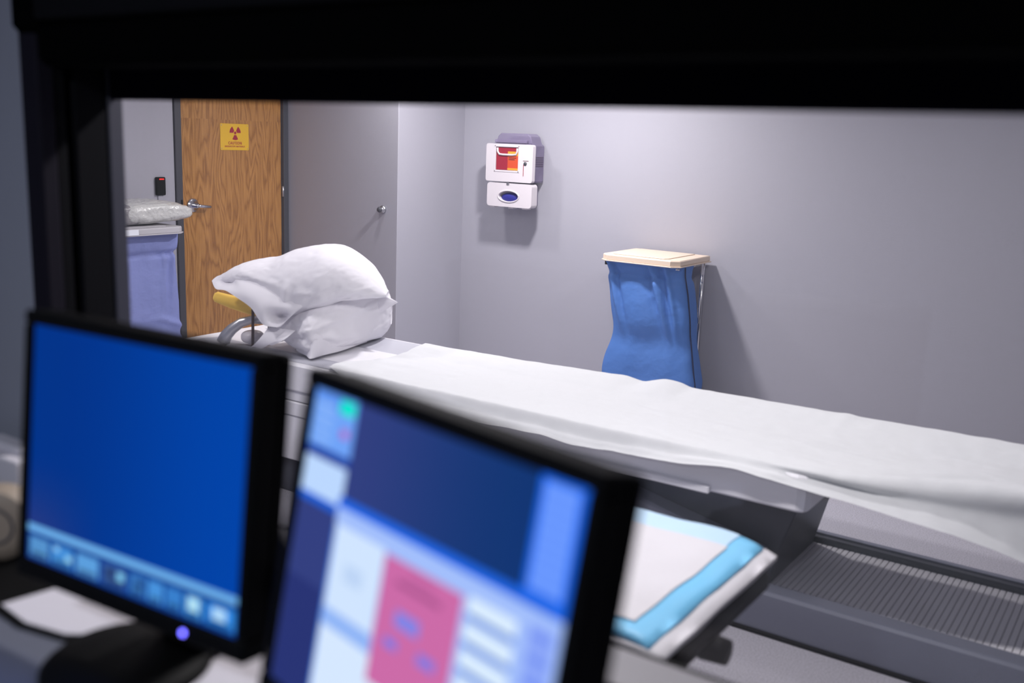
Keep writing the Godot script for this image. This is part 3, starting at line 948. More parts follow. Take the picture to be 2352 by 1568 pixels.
func build_hampers() -> void:
	var cx := -2.645
	var folds := func(q: float, s: float, front: float) -> float:
		# s runs upwards; q from left to right
		var w := 0.0
		var k := smoothstep(0.35, 0.75, s)
		w += 0.022 * k * bump(q, 0.74 - 0.25 * (s - 0.6), 0.035)
		w -= 0.016 * k * bump(q, 0.68 - 0.3 * (s - 0.6), 0.03)
		w += 0.014 * k * bump(q, 0.86 - 0.1 * (s - 0.6), 0.03)
		w -= 0.012 * k * bump(q, 0.81 - 0.15 * (s - 0.6), 0.022)
		w += 0.016 * k * bump(q, 0.10 + 0.22 * (0.95 - s), 0.04)
		w -= 0.012 * k * bump(q, 0.16 + 0.22 * (0.95 - s), 0.03)
		w += 0.020 * bump(q, 0.42, 0.22) * bump(s, 0.62, 0.22)
		w -= 0.014 * smoothstep(0.86, 0.90, s) * (1.0 - smoothstep(0.95, 1.0, s))
		w += 0.010 * smoothstep(0.90, 0.95, s)
		w -= 0.014 * bump(s, 0.42, 0.10)
		w += 0.010 * bump(q, 0.55 + 0.12 * (s - 0.45), 0.02) * bump(s, 0.52, 0.10)
		return w * 1.45
	var st := [[0.05, -0.25, 0.348, 0.45, 0.2], [0.159, -0.265, 0.367, 0.45, 0.2], [0.25, -0.255, 0.349, 0.45, 0.2], [0.36, -0.225, 0.33, 0.45, 0.2], [0.46, -0.207, 0.312, 0.45, 0.2], [0.55, -0.22, 0.303, 0.45, 0.2], [0.7, -0.245, 0.278, 0.45, 0.2], [0.8, -0.265, 0.254, 0.45, 0.2], [0.862, -0.275, 0.25, 0.45, 0.2]]
	var h := hamper("laundry_hamper", "laundry hamper with beige lid and bright blue cloth bag against the far wall", Vector3(cx, 0, WALL_Z), 0.0, 0.858, M.lid_beige, M.bag_blue, st, folds, 0.505, 0.55)
	var sm := []
	for q in [[0.05, 0.348, 0.382], [0.159, 0.366, 0.382], [0.25, 0.348, 0.382], [0.36, 0.33, 0.382], [0.46, 0.312, 0.382], [0.55, 0.303, 0.382], [0.7, 0.278, 0.382], [0.8, 0.254, 0.382], [0.852, 0.25, 0.382]]:
		sm.append(Vector3(q[1], q[0], q[2]))
	part("seam", tube_st(sm, 0.004, 6), M.seam, h)
	var post := new_st(true)
	add_tube(post, [Vector3(0.262, 0.50, 0.17), Vector3(0.262, 0.86, 0.17)], 0.008, 8)
	part("side_post", post, M.chrome, h)
	for y in [0.79, 0.75]:
		var sc := new_st(true)
		add_lathe(sc, [Vector2(0, 0), Vector2(0.007, 0), Vector2(0.005, 0.006), Vector2(0, 0.007)], 10, Transform3D(Basis(Vector3(0, 0, 1), -PI / 2), Vector3(0.270, y, 0.17)))
		part("screw", sc, M.chrome, h)
	part("bracket", box_st(Vector3(-0.262, 0.825, 0.30), Vector3(-0.235, 0.860, 0.42), 0.002), M.black, h)

	var folds2 := func(q: float, s: float, front: float) -> float:
		var w := 0.0
		var k := smoothstep(0.30, 0.8, s) * (1.0 - smoothstep(0.86, 0.88, s))
		for i in 7:
			var at := 0.12 + 0.13 * i
			w += 0.026 * k * bump(q, at + (at - 0.55) * 0.5 * (s - 0.88), 0.022)
		w -= 0.024 * bump(q, 0.5, 0.015) * (1.0 - smoothstep(0.84, 0.87, s))
		for i in 5:
			w += 0.018 * bump(s + 0.22 * (q - 0.5), 0.12 + 0.09 * i, 0.02) * smoothstep(0.45, 0.6, q)
		w -= 0.02 * bump(s, 0.865, 0.012)
		w += 0.012 * smoothstep(0.87, 0.90, s)
		return w
	st = [[0.05, -0.25, 0.275, 0.43, 0.20], [0.3, -0.25, 0.27, 0.44, 0.19], [0.55, -0.245, 0.265, 0.44, 0.20], [0.80, -0.235, 0.258, 0.43, 0.20], [0.90, -0.235, 0.268, 0.43, 0.20], [0.938, -0.24, 0.268, 0.43, 0.20]]
	var g := hamper("laundry_hamper", "laundry hamper with off white lid and slate blue bag beside the oak door", Vector3(LEFT_X, 0, -3.485), PI / 2, 0.938, M.lid_white, M.bag_violet, st, folds2, 0.50, 0.4)
	part("sticker", box_st(Vector3(-0.17, 0.945, 0.506), Vector3(-0.073, 0.976, 0.509)), M.sticker, g)
	# shrink-wrapped bundle lying on that lid
	var b := thing("wrapped_bundle", "bundle in crinkled clear plastic wrap lying on the off white hamper lid", "package", Vector3(LEFT_X + 0.25, 0.984, -3.52))
	var n := noise(9.0, 91, 3)
	var wr := new_st(true)
	var shape := blob(Vector3(0, 0.068, -0.10), Vector3(0.19, 0.066, 0.27), 0.55)
	var crinkle := func(u: float, v: float) -> Vector3:
		var p: Vector3 = shape.call(u, v)
		var tz := clampf((-p.z - 0.05) / 0.32, 0.0, 1.0)
		p.y *= 1.0 - 0.42 * tz * tz
		p.y += 0.02 * tz
		var k := n.get_noise_3dv(p * Vector3(1, 1.4, 1))
		p += (p - Vector3(0, 0.068, -0.10)).normalized() * (0.010 * k + 0.008 * (0.5 - absf(n.get_noise_3dv(p * 1.9 + Vector3(3, 1, 2))) * 2.0))
		p.y = maxf(p.y, 0.001)
		return p
	add_grid(wr, crinkle, 72, 40)
	part("wrap", wr, M.wrap, b)
	var band := new_st(true)
	var shape2 := blob(Vector3(0, 0.062, 0.16), Vector3(0.17, 0.062, 0.18), 0.4)
	add_grid(band, shape2, 40, 20)
	part("contents", band, M.wrap_grey, b)

# ---------------------------------------------------------------- things on the walls
func build_wall_things() -> void:
	# badge reader
	var r := thing("card_reader", "small black card reader with a red light on the wall beside the door", "card reader", Vector3(LEFT_X, 1.178, -3.930), PI / 2)
	var st := new_st()
	add_plate(st, rounded_rect(0.066, 0.112, 0.008), 0.0, 0.022, 0.004)
	part("body", st, M.black, r)
	part("status_light", box_st(Vector3(-0.014, 0.040, 0.0215), Vector3(0.020, 0.047, 0.0235), 0.001), M.led_red, r)
	part("conduit", box_st(Vector3(-0.015, -0.10, 0.0), Vector3(0.016, -0.056, 0.008), 0.001), M.wall, r)
	# wall bumper for the door handle
	var b := thing("door_stop", "round metal door stop on the grey wall right of the door", "door stop", Vector3(-4.438, 1.058, CHASE_Z))
	st = new_st(true)
	add_lathe(st, [Vector2(0, 0), Vector2(0.027, 0), Vector2(0.027, 0.008), Vector2(0.022, 0.016), Vector2(0.013, 0.018), Vector2(0.012, 0.03), Vector2(0.0, 0.03)], 24, Transform3D(Basis(Vector3(1, 0, 0), PI / 2), Vector3.ZERO))
	part("plate", st, M.satin, b)
	st = new_st(true)
	add_lathe(st, [Vector2(0, 0.028), Vector2(0.017, 0.028), Vector2(0.019, 0.038), Vector2(0.014, 0.047), Vector2(0.0, 0.05)], 20, Transform3D(Basis(Vector3(1, 0, 0), PI / 2), Vector3.ZERO))
	part("rubber_tip", st, M.steel_grey, b)

	# sharps cabinet
	var s := thing("sharps_cabinet", "white locking sharps cabinet with red window on the far wall", "sharps cabinet", Vector3(-3.80, 1.265, WALL_Z))
	# smoky violet container behind the cover
	var vb := new_st()
	add_box(vb, Vector3(-0.155, 0.0, 0.004), Vector3(0.166, 0.252, 0.172), 0.012)
	part("container", vb, M.purple, s)
	var vt := new_st()
	var lp := PackedVector2Array([Vector2(-0.14, 0.25), Vector2(0.15, 0.25), Vector2(0.135, 0.30), Vector2(0.11, 0.318), Vector2(-0.10, 0.318), Vector2(-0.125, 0.30)])
	add_plate(vt, lp, 0.02, 0.14, 0.006)
	var ct := part("container_lid", vt, M.purple, s)
	part("lid_lip", box_st(Vector3(-0.13, 0.255, 0.14), Vector3(0.125, 0.276, 0.172), 0.004), M.purple, ct)
	for i in 5:
		part("vent", box_st(Vector3(0.166, 0.165 - 0.014 * i, 0.03), Vector3(0.1705, 0.171 - 0.014 * i, 0.150), 0.001), M.purple_dark, s)
	# cover with a window cut into it
	var cv := CSGCombiner3D.new()
	cv.name = "cover"
	s.add_child(cv, true)
	var cp := CSGPolygon3D.new()
	cp.polygon = rounded_rect(0.372, 0.246, 0.016)
	cp.depth = 0.034
	cp.position = Vector3(0.015, 0.125, 0.205)
	cp.material = M.white_plastic
	cv.add_child(cp)
	cp.name = "cover_block"
	var cut := CSGBox3D.new()
	cut.size = Vector3(0.182, 0.152, 0.03)
	cut.position = Vector3(-0.003, 0.152, 0.21)
	cut.operation = CSGShape3D.OPERATION_SUBTRACTION
	cut.material = M.white_plastic
	cv.add_child(cut)
	cut.name = "window_cut"
	var win := Node3D.new()
	win.name = "window"
	s.add_child(win)
	win.position = Vector3(-0.003, 0.152, 0.1955)
	part("red_field", box_st(Vector3(-0.088, -0.073, 0.0), Vector3(0.004, 0.073, 0.004)), M.red, win)
	var lab := new_st()
	add_box(lab, Vector3(0.004, -0.073, 0.0), Vector3(0.088, 0.020, 0.005))
	part("orange_label", lab, M.orange, win)
	part("red_corner", box_st(Vector3(0.004, 0.048, 0.0), Vector3(0.088, 0.073, 0.004)), M.red, win)
	part("yellow_band", box_st(Vector3(0.004, 0.020, 0.0), Vector3(0.088, 0.048, 0.005)), M.yellow, win)
	part("yellow_band", box_st(Vector3(0.004, -0.073, 0.005), Vector3(0.088, -0.060, 0.0056)), M.yellow, win)
	for k in 4:
		var horizontal: bool = k < 2
		var sg := -1.0 if k % 2 == 0 else 1.0
		var bar := new_st()
		if horizontal: add_box(bar, Vector3(-0.099, sg * 0.0815 - 0.006, 0.008), Vector3(0.099, sg * 0.0815 + 0.006, 0.0125), 0.002)
		else: add_box(bar, Vector3(sg * 0.0965 - 0.006, -0.0875, 0.008), Vector3(sg * 0.0965 + 0.006, 0.0875, 0.0125), 0.002)
		part("window_rim", bar, M.white_plastic, win)
	part("flap_handle", tube_st([Vector3(-0.078, 0.07, 0.008), Vector3(-0.076, 0.045, 0.008), Vector3(-0.062, 0.028, 0.008), Vector3(-0.03, 0.026, 0.008), Vector3(0.04, 0.026, 0.008), Vector3(0.072, 0.030, 0.008), Vector3(0.080, 0.048, 0.008), Vector3(0.081, 0.07, 0.008)], 0.0065, 8), M.white_plastic, win)
	var mr := new_st()
	for i in 2: add_box(mr, Vector3(0.012, 0.004 - 0.011 * i, 0.005), Vector3(0.072 - 0.012 * i, 0.009 - 0.011 * i, 0.0055))
	part("print", mr, M.dark_print, win)
	# lock with its key tag
	var lk := new_st(true)
	add_lathe(lk, [Vector2(0, 0), Vector2(0.012, 0), Vector2(0.012, 0.004), Vector2(0.006, 0.007), Vector2(0, 0.007)], 16, Transform3D(Basis(Vector3(1, 0, 0), PI / 2), Vector3(0.145, 0.125, 0.205)))
	part("lock", lk, M.steel_grey, s)
	part("key", box_st(Vector3(0.131, 0.045, 0.206), Vector3(0.134, 0.12, 0.208)), M.red, s)
	part("lock_print", box_st(Vector3(0.126, 0.141, 0.205), Vector3(0.17, 0.145, 0.2056)), M.dark_print, s)

	# glove dispenser under it
	var g := thing("glove_dispenser", "white glove dispenser with an oval opening below the sharps cabinet", "glove dispenser", Vector3(-3.80, 1.10, WALL_Z))
	var gc := CSGCombiner3D.new()
	gc.name = "housing"
	g.add_child(gc, true)
	var gb := CSGPolygon3D.new()
	gb.name = "housing_block"
	gb.polygon = rounded_rect(0.358, 0.156, 0.022)
	gb.depth = 0.068
	gb.position = Vector3(0.022, 0.080, 0.202)
	gb.material = M.white_plastic
	gc.add_child(gb)
	part("back_box", box_st(Vector3(-0.13, 0.01, 0.0), Vector3(0.125, 0.15, 0.138), 0.006), M.purple, g)
	var oval := CSGCylinder3D.new()
	oval.name = "opening_cut"
	oval.radius = 0.078
	oval.height = 0.08
	oval.sides = 40
	oval.operation = CSGShape3D.OPERATION_SUBTRACTION
	oval.transform = Transform3D(Basis(Vector3(1, 0, 0), PI / 2), Vector3(0.018, 0.072, 0.202)) * Transform3D(Basis.from_scale(Vector3(1, 1, 0.44)), Vector3.ZERO)
	oval.material = M.white_plastic
	gc.add_child(oval)
	var orim := []
	for i in 41: orim.append(Vector3(0.018 + 0.083 * cos(TAU * i / 40), 0.072 + 0.038 * sin(TAU * i / 40), 0.203))
	part("opening_rim", tube_st(orim, 0.005, 8), M.white_plastic, g)
	var gl := new_st(true)
	add_grid(gl, blob(Vector3(0.018, 0.062, 0.172), Vector3(0.074, 0.032, 0.022), 0.9), 24, 12)
	part("gloves", gl, M.blue_glove, g)
	for x in [-0.12, 0.03, 0.14]:
		part("foot", box_st(Vector3(x - 0.02, -0.008, 0.14), Vector3(x + 0.02, 0.004, 0.19), 0.002), M.white_plastic, g)
	part("latch", box_st(Vector3(0.0, 0.146, 0.19), Vector3(0.022, 0.162, 0.208), 0.003), M.satin, g)

# ---------------------------------------------------------------- underpads by the window
func build_underpads() -> void:
	var y := 0.66
	var x1 := -0.714
	var z0 := -2.13
	var z1 := -1.545
	var c := thing("supply_stand", "black topped stand holding folded underpads just beyond the window", "stand", Vector3(-0.92, 0, -1.83))
	var top := new_st()
	add_plate(top, rounded_rect(0.47, 0.60, 0.07), y - 0.09, y - 0.048, 0.012, Transform3D(Basis(Vector3(1, 0, 0), -PI / 2), Vector3(0.012, 0, 0)))
	part("top", top, M.black, c)
	part("column", tube_st([Vector3(0, 0.05, 0), Vector3(0, y - 0.085, 0)], 0.03, 14), M.black, c)
	var base := new_st(true)
	add_lathe(base, [Vector2(0, 0.0), Vector2(0.20, 0.0), Vector2(0.20, 0.02), Vector2(0.05, 0.06), Vector2(0, 0.06)], 28)
	part("base", base, M.black, c)
	part("knob", tube_st([Vector3(0.22, y - 0.10, 0.06), Vector3(0.275, y - 0.10, 0.06)], [0.03, 0.026], 12), M.black, c)
	# stack of folded pads, each one a thing
	for k in 2:
		var p := thing("underpad", ["folded blue edged underpad lying on top of the stack by the window", "folded underpad lying beneath the top one on the black stand"][k], "underpad", Vector3(0, 0, 0), 0, "folded underpads on the black stand")
		var yy := y - 0.0145 * k
		var dx := 0.03 * k
		var n := noise(4.0, 95, 2)
		var film := new_st(true)
		var f := func(u: float, v: float) -> Vector3:
			var xx := lerpf(x1 - 0.46, x1 + dx, u)
			var zz := lerpf(z0 - 0.01 * k, z1 + 0.01 * k, v)
			return Vector3(xx, yy - 0.014 * pow(absf(u * 2 - 1), 8.0) + 0.006 * n.get_noise_2d(xx, zz), zz)
		var rings := []
		for i in 25:
			var r := []
			for j in 25: r.append(f.call(i / 24.0, j / 24.0))
			for j in 25: r.append(f.call(i / 24.0, (24 - j) / 24.0) - Vector3(0, 0.011, 0))
			rings.append(r)
		add_loft(film, rings)
		part("film", film, M.pad_blue if k == 0 else M.pad_white, p)
		if k == 0:
			var face := new_st(true)
			var g := func(u: float, v: float) -> Vector3:
				return (f.call(lerpf(0.0, 0.885, u), lerpf(0.15, 0.925, v)) as Vector3) + Vector3(0, 0.003, 0)
			add_grid(face, g, 20, 20, true)
			part("absorbent_face", face, M.pad_white, p)
			var pale := new_st(true)
			var g2 := func(u: float, v: float) -> Vector3:
				return (f.call(lerpf(0.0, 0.875, u), lerpf(0.0, 0.15, v)) as Vector3) + Vector3(0, 0.002, 0)
			add_grid(pale, g2, 20, 4, true)
			part("folded_edge", pale, M.pad_pale, p)

# ---------------------------------------------------------------- control room desk
const SW := 0.376
const SH := 0.3035

func screen_material(im: Image, called: String) -> StandardMaterial3D:
	var m := mat(Color(0.01, 0.01, 0.012), 0.35, 0, called)
	m.metallic_specular = 0.2
	m.emission_enabled = true
	m.emission_texture = ImageTexture.create_from_image(im)
	m.emission_operator = BaseMaterial3D.EMISSION_OP_MULTIPLY
	m.emission = Color.WHITE
	m.emission_energy_multiplier = 1.0
	return m

func fill(im: Image, u0: float, v0: float, u1: float, v1: float, c: Color) -> void:
	var w := im.get_width()
	var h := im.get_height()
	im.fill_rect(Rect2i(int(u0 * w), int(v0 * h), maxi(1, int((u1 - u0) * w)), maxi(1, int((v1 - v0) * h))), c)

func desktop_image() -> Image:
	var im := Image.create(400, 320, false, Image.FORMAT_RGB8)
	for y in 320:
		for x in 400:
			var u := x / 400.0
			var v := y / 320.0
			var c := Color(0.0, 0.20, 0.54).lerp(Color(0.0, 0.265, 0.66), smoothstep(0.1, 1.0, u))
			c = c.lerp(Color(0.20, 0.23, 0.50), 0.9 * smoothstep(0.5, 1.0, v) * (1.0 - smoothstep(0.0, 0.42, u)))
			im.set_pixel(x, y, c)
	fill(im, 0.0, 0.86, 1.0, 1.0, Color(0.07, 0.24, 0.56))
	fill(im, 0.0, 0.848, 1.0, 0.882, Color(0.43, 0.69, 0.92))
	var tiles := [[0.014, 0.118, 0.33, 0.57, 0.80], [0.132, 0.243, 0.27, 0.56, 0.85], [0.262, 0.375, 0.36, 0.62, 0.87], [0.395, 0.505, 0.22, 0.36, 0.60], [0.525, 0.600, 0.22, 0.46, 0.74], [0.612, 0.682, 0.28, 0.57, 0.86], [0.694, 0.767, 0.22, 0.50, 0.80], [0.78, 0.853, 0.28, 0.60, 0.88], [0.872, 0.992, 0.20, 0.54, 0.88]]
	for t in tiles:
		var c := Color(t[2], t[3], t[4])
		fill(im, t[0], 0.90, t[1], 0.985, c)
		fill(im, t[0] + 0.01, 0.965, t[1] - 0.01, 0.985, c.darkened(0.35))
	fill(im, 0.145, 0.91, 0.17, 0.93, Color(0.60, 0.82, 0.97))
	fill(im, 0.205, 0.935, 0.235, 0.96, Color(0.62, 0.86, 0.97))
	fill(im, 0.41, 0.92, 0.45, 0.95, Color(0.12, 0.18, 0.33))
	fill(im, 0.465, 0.92, 0.50, 0.955, Color(0.50, 0.78, 0.92))
	fill(im, 0.55, 0.925, 0.59, 0.95, Color(0.10, 0.20, 0.40))
	fill(im, 0.79, 0.91, 0.838, 0.962, Color(0.70, 0.88, 0.96))
	fill(im, 0.895, 0.915, 0.955, 0.965, Color(0.68, 0.84, 0.98))
	return im

func console_image() -> Image:
	var im := Image.create(400, 320, false, Image.FORMAT_RGB8)
	for y in 320:
		for x in 400:
			var u := x / 400.0
			var c := Color(0.20, 0.25, 0.50).lerp(Color(0.07, 0.21, 0.45), smoothstep(0.15, 0.9, u))
			if y > 200: c = c.lerp(Color(0.13, 0.17, 0.42), 0.6)
			im.set_pixel(x, y, c)
	# patient panel
	fill(im, 0.0, 0.0, 0.198, 0.19, Color(0.44, 0.64, 0.97))
	fill(im, 0.0, 0.0, 0.198, 0.035, Color(0.38, 0.58, 0.93))
	for k in 4: fill(im, 0.015, 0.045 + 0.035 * k, 0.10, 0.058 + 0.035 * k, Color(0.58, 0.74, 0.99))
	fill(im, 0.122, 0.014, 0.19, 0.060, Color(0.0, 0.91, 0.80))
	fill(im, 0.105, 0.02, 0.118, 0.055, Color(0.25, 0.50, 0.90))
	fill(im, 0.142, 0.105, 0.175, 0.135, Color(0.72, 0.40, 0.76))
	fill(im, 0.0, 0.19, 0.198, 0.222, Color(0.10, 0.24, 0.62))
	fill(im, 0.0, 0.222, 0.194, 0.345, Color(0.74, 0.85, 1.0))
	fill(im, 0.0, 0.345, 0.19, 0.375, Color(0.12, 0.38, 0.85))
	# work area
	fill(im, 0.18, 0.315, 1.0, 1.0, Color(0.64, 0.75, 0.99))
	fill(im, 0.18, 0.312, 1.0, 0.345, Color(0.13, 0.40, 0.90))
	fill(im, 0.19, 0.395, 0.40, 0.665, Color(0.82, 0.90, 1.0))
	fill(im, 0.25, 0.50, 0.33, 0.56, Color(0.75, 0.84, 0.97))
	fill(im, 0.18, 0.668, 0.41, 0.722, Color(0.58, 0.72, 0.97))
	fill(im, 0.18, 0.722, 1.0, 1.0, Color(0.84, 0.91, 1.0))
	fill(im, 0.18, 0.40, 0.188, 1.0, Color(0.35, 0.58, 0.98))
	# red message
	fill(im, 0.405, 0.405, 0.70, 0.80, Color(0.80, 0.42, 0.66))
	fill(im, 0.46, 0.462, 0.63, 0.482, Color(0.66, 0.33, 0.55))
	fill(im, 0.50, 0.432, 0.60, 0.446, Color(0.72, 0.37, 0.60))
	fill(im, 0.478, 0.545, 0.572, 0.598, Color(0.52, 0.52, 0.90))
	fill(im, 0.452, 0.635, 0.507, 0.668, Color(0.52, 0.48, 0.88))
	fill(im, 0.578, 0.628, 0.645, 0.665, Color(0.52, 0.48, 0.88))
	# entry lines
	for k in 4:
		fill(im, 0.715, 0.395 + 0.075 * k, 0.87, 0.44 + 0.075 * k, Color(0.87, 0.94, 1.0))
		fill(im, 0.720, 0.446 + 0.075 * k, 0.868, 0.458 + 0.075 * k, Color(0.22, 0.40, 0.72))
	fill(im, 0.905, 0.375, 0.98, 0.70, Color(0.56, 0.66, 0.98))
	for k in 4: fill(im, 0.912, 0.395 + 0.06 * k, 0.975, 0.42 + 0.06 * k, Color(0.47, 0.58, 0.95))
	# tool column
	fill(im, 0.866, 0.0, 1.0, 0.315, Color(0.10, 0.40, 0.92))
	fill(im, 0.882, 0.018, 0.982, 0.30, Color(0.42, 0.60, 1.0))
	for k in 8: fill(im, 0.886, 0.045 + 0.032 * k, 0.975, 0.049 + 0.032 * k, Color(0.35, 0.52, 0.96))
	return im

func monitor(label: String, corner: Vector3, yaw: float, tilt: float, screen: Material, lamp_color: Color, lamp: float) -> Node3D:
	# corner: top left corner of the glass; local x along the screen, y up it, z out of it
	var a := Vector3(cos(yaw), 0, sin(yaw))
	var n0 := Vector3(-sin(yaw), 0, cos(yaw))
	var down := Vector3(0, -cos(tilt), 0) + n0 * sin(tilt)
	var mid := corner + a * SW / 2 + down * SH / 2
	var foot := Vector3(mid.x, SILL_Y, mid.z) - n0 * 0.045
	var t := thing("monitor", label, "monitor", foot, 0.0, "control room monitors")
	var bs := Basis(a, -down, a.cross(-down))
	var tr := Transform3D(bs, mid - foot)
	var hx := SW / 2
	var hy := SH / 2
	# bezel: four bars round the glass
	var bz := new_st()
	add_box(bz, Vector3(-hx - 0.016, hy, -0.030), Vector3(hx + 0.016, hy + 0.017, 0.005), 0.003, tr)
	add_box(bz, Vector3(-hx - 0.016, -hy - 0.026, -0.030), Vector3(hx + 0.016, -hy, 0.005), 0.003, tr)
	add_box(bz, Vector3(-hx - 0.016, -hy, -0.030), Vector3(-hx, hy, 0.005), 0.003, tr)
	add_box(bz, Vector3(hx, -hy, -0.030), Vector3(hx + 0.016, hy, 0.005), 0.003, tr)
	var bezel := part("bezel", bz, M.black, t)
	part("screen", box_st(Vector3(-hx, -hy, -0.02), Vector3(hx, hy, 0.0), 0.0, tr), screen_uv(screen), t).mesh = screen_mesh(hx, hy, tr, screen)
	var hs := new_st()
	add_box(hs, Vector3(-hx - 0.014, -hy - 0.020, -0.052), Vector3(hx + 0.014, hy + 0.014, -0.028), 0.006, tr)
	var poly := PackedVector2Array([Vector2(-0.15, -0.12), Vector2(0.15, -0.12), Vector2(0.15, 0.09), Vector2(0.075, hy + 0.006), Vector2(-0.075, hy + 0.006), Vector2(-0.15, 0.09)])
	add_plate(hs, poly, -0.080, -0.050, 0.01, tr)
	part("back_housing", hs, M.black, t)
	part("plug", box_st(Vector3(hx + 0.012, -0.115, -0.05), Vector3(hx + 0.026, -0.078, -0.038), 0.003, tr), M.steel_grey, t)
	var led := new_st(true)
	add_lathe(led, [Vector2(0, 0), Vector2(0.0035, 0), Vector2(0.003, 0.0015), Vector2(0, 0.002)], 14, tr * Transform3D(Basis(Vector3(1, 0, 0), PI / 2), Vector3(hx * 2 * 0.291, -hy - 0.0145, 0.005)))
	part("power_light", led, M.led_blue, bezel)
	# stand
	var sd := new_st(true)
	add_lathe(sd, [Vector2(0, 0), Vector2(0.102, 0.0), Vector2(0.102, 0.007), Vector2(0.094, 0.014), Vector2(0.04, 0.020), Vector2(0, 0.020)], 40, Transform3D(Basis.IDENTITY, n0 * 0.04 - a * 0.025))
	part("base", sd, M.black, t)
	part("neck", box_st(Vector3(-0.045, 0.006, -0.055), Vector3(0.045, 0.24, -0.025), 0.008), M.black, t)
	part("foot_bar", box_st(Vector3(-0.05, 0.002, -0.06), Vector3(0.05, 0.014, 0.05), 0.004), M.black, t)
	var l := AreaLight3D.new()
	l.name = "glow"
	l.area_size = Vector2(SW * 0.95, SH * 0.95)
	l.light_color = lamp_color
	l.light_energy = lamp
	l.shadow_enabled = true
	l.area_range = 6.0
	l.area_attenuation = 2.0
	l.transform = Transform3D(Basis(-bs.x, bs.y, -bs.z), tr * Vector3(0, 0, 0.012))
	t.add_child(l)
	return t

func screen_uv(m: Material) -> Material:
	return m

func screen_mesh(hx: float, hy: float, tr: Transform3D, m: Material) -> ArrayMesh:
	var st := SurfaceTool.new()
	st.begin(Mesh.PRIMITIVE_TRIANGLES)
	st.set_smooth_group(-1)
	var c := [[-hx, hy, 0, 0], [hx, hy, 1, 0], [hx, -hy, 1, 1], [-hx, -hy, 0, 1]]
	for k in [0, 1, 2, 0, 2, 3]:
		st.set_uv(Vector2(c[k][2], c[k][3]))
		st.add_vertex(tr * Vector3(c[k][0], c[k][1], 0.0))
	for k in [0, 2, 1, 0, 3, 2]:
		st.set_uv(Vector2(0.5, 0.02))
		st.add_vertex(tr * Vector3(c[k][0], c[k][1], -0.02))
	st.generate_normals()
	var mesh := st.commit()
	mesh.surface_set_material(0, m)
	return mesh

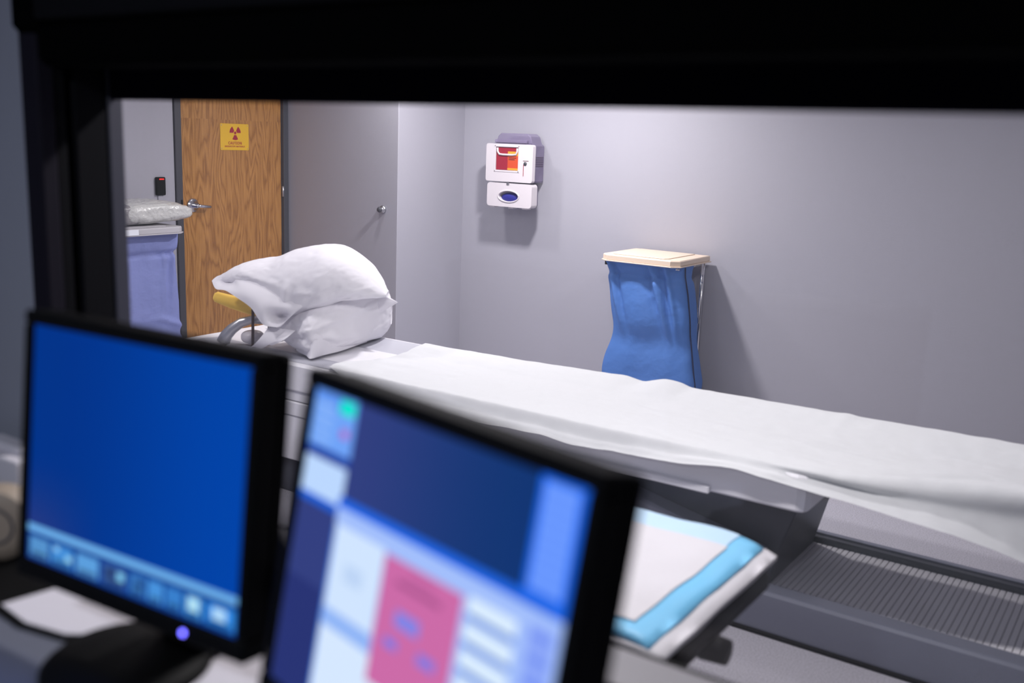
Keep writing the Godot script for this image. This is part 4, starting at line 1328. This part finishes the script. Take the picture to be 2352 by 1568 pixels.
func build_desk() -> void:
	var d := thing("desk", "blue grey control desk below the window carrying both monitors", "desk", Vector3(-0.4, 0, -0.68))
	part("desktop", box_st(Vector3(-1.75, SILL_Y - 0.035, -0.30), Vector3(1.6, SILL_Y, 0.28), 0.004), M.desk, d)
	for s in [-1.0, 1.0]:
		part("end_panel", box_st(Vector3(-0.07 + s * 1.60 - 0.02, 0.0, -0.29), Vector3(-0.07 + s * 1.60 + 0.02, SILL_Y - 0.035, 0.25), 0.003), M.desk, d)
	part("modesty_panel", box_st(Vector3(-1.65, 0.25, -0.29), Vector3(1.5, SILL_Y - 0.035, -0.27), 0.002), M.desk, d)

	monitor("left monitor, showing a plain blue desktop above a row of icons", Vector3(-1.18388, 1.29942, -0.68211), -0.0604, 0.10117, screen_material(desktop_image(), "blue desktop screen"), Color(0.15, 0.35, 0.9), 0.06)
	monitor("right monitor, showing a scan program with a pink message box", Vector3(-0.70508, 1.29794, -0.69834), 0.22725, 0.18648, screen_material(console_image(), "scan program screen"), Color(0.45, 0.6, 1.0), 0.12)

	# what lies on the desk
	var flat := Transform3D(Basis(Vector3(1, 0, 0), -PI / 2), Vector3(0, SILL_Y, 0))
	var st := new_st()
	add_plate(st, PackedVector2Array([Vector2(-1.56, 0.82), Vector2(-1.42, 0.70), Vector2(-1.305, 0.660), Vector2(-1.22, 0.652), Vector2(-1.14, 0.668), Vector2(-1.06, 0.72), Vector2(-1.03, 0.80), Vector2(-1.05, 0.90), Vector2(-1.50, 0.92)]), 0.0003, 0.0025, 0.0, flat)
	tag(part("desk_mat", st, M.black), "black desk mat under the paper below the left monitor", "desk mat")
	st = new_st()
	add_plate(st, PackedVector2Array([Vector2(-1.292, 0.672), Vector2(-1.22, 0.664), Vector2(-1.15, 0.678), Vector2(-1.09, 0.722), Vector2(-1.06, 0.78), Vector2(-1.12, 0.80), Vector2(-1.275, 0.785)]), 0.0028, 0.0045, 0.0, flat)
	tag(part("paper_sheet", st, M.paper), "white paper sheet on the black mat under the left monitor", "paper")
	st = new_st()
	add_plate(st, PackedVector2Array([Vector2(-0.985, 0.60), Vector2(-0.80, 0.62), Vector2(-0.825, 0.86), Vector2(-0.93, 0.845), Vector2(-0.95, 0.80), Vector2(-0.985, 0.79)]), 0.0003, 0.0025, 0.0, flat)
	tag(part("paper_sheet", st, M.paper), "torn white paper on the desk between the two monitor feet", "paper")
	# roll of tape standing on edge at the left border of the picture
	var roll := thing("tape_roll", "tan roll of tape standing on its edge left of the left monitor", "tape roll", Vector3(-1.455, SILL_Y, -0.765), deg_to_rad(34.0))
	st = new_st(true)
	var lay := Transform3D(Basis(Vector3(1, 0, 0), PI / 2), Vector3(0, 0.056, -0.022))
	add_lathe(st, [Vector2(0.030, 0.0), Vector2(0.055, 0.0), Vector2(0.056, 0.003), Vector2(0.056, 0.041), Vector2(0.055, 0.044), Vector2(0.030, 0.044)], 36, lay)
	part("tape", st, M.tape, roll)
	st = new_st(true)
	add_lathe(st, [Vector2(0.026, 0.001), Vector2(0.0305, 0.001), Vector2(0.0305, 0.0445), Vector2(0.026, 0.0445), Vector2(0.026, 0.001)], 36, lay)
	part("core", st, M.steel_grey, roll)
	var tb := thing("tissue_box", "white paper box against the window wall left of the monitors", "box", Vector3(-1.75, SILL_Y, -0.925))
	part("carton", box_st(Vector3(-0.13, 0.0, -0.035), Vector3(0.125, 0.082, 0.04), 0.003), M.paper, tb)
	part("flap", box_st(Vector3(-0.02, 0.078, -0.02), Vector3(0.10, 0.094, 0.015), 0.004), M.paper, tb)
	var bt := thing("bottle", "small teal bottle in front of the white paper box", "bottle", Vector3(-1.70, SILL_Y, -0.845))
	st = new_st(true)
	add_lathe(st, [Vector2(0, 0), Vector2(0.022, 0.0), Vector2(0.024, 0.004), Vector2(0.024, 0.04), Vector2(0.012, 0.05), Vector2(0.0, 0.05)], 20)
	part("body", st, M.teal, bt)
	st = new_st(true)
	add_lathe(st, [Vector2(0, 0.049), Vector2(0.011, 0.049), Vector2(0.010, 0.062), Vector2(0.0, 0.063)], 16)
	part("cap", st, M.black, bt)
	tag(part("tray", box_st(Vector3(-1.64, SILL_Y, -0.875), Vector3(-1.47, SILL_Y + 0.022, -0.825), 0.004), M.black), "low black tray on the desk behind the tan tape roll", "tray")
	var vial := thing("bottle", "small dark bottle with pale cap between the monitors by the window", "bottle", Vector3(-1.118, SILL_Y, -0.985))
	st = new_st(true)
	add_lathe(st, [Vector2(0, 0), Vector2(0.021, 0.0), Vector2(0.023, 0.004), Vector2(0.023, 0.07), Vector2(0.014, 0.082), Vector2(0.0, 0.082)], 20)
	part("body", st, M.black, vial)
	st = new_st(true)
	add_lathe(st, [Vector2(0, 0.080), Vector2(0.016, 0.080), Vector2(0.017, 0.083), Vector2(0.017, 0.112), Vector2(0.015, 0.116), Vector2(0.0, 0.117)], 20)
	part("cap", st, M.pale_cap, vial)
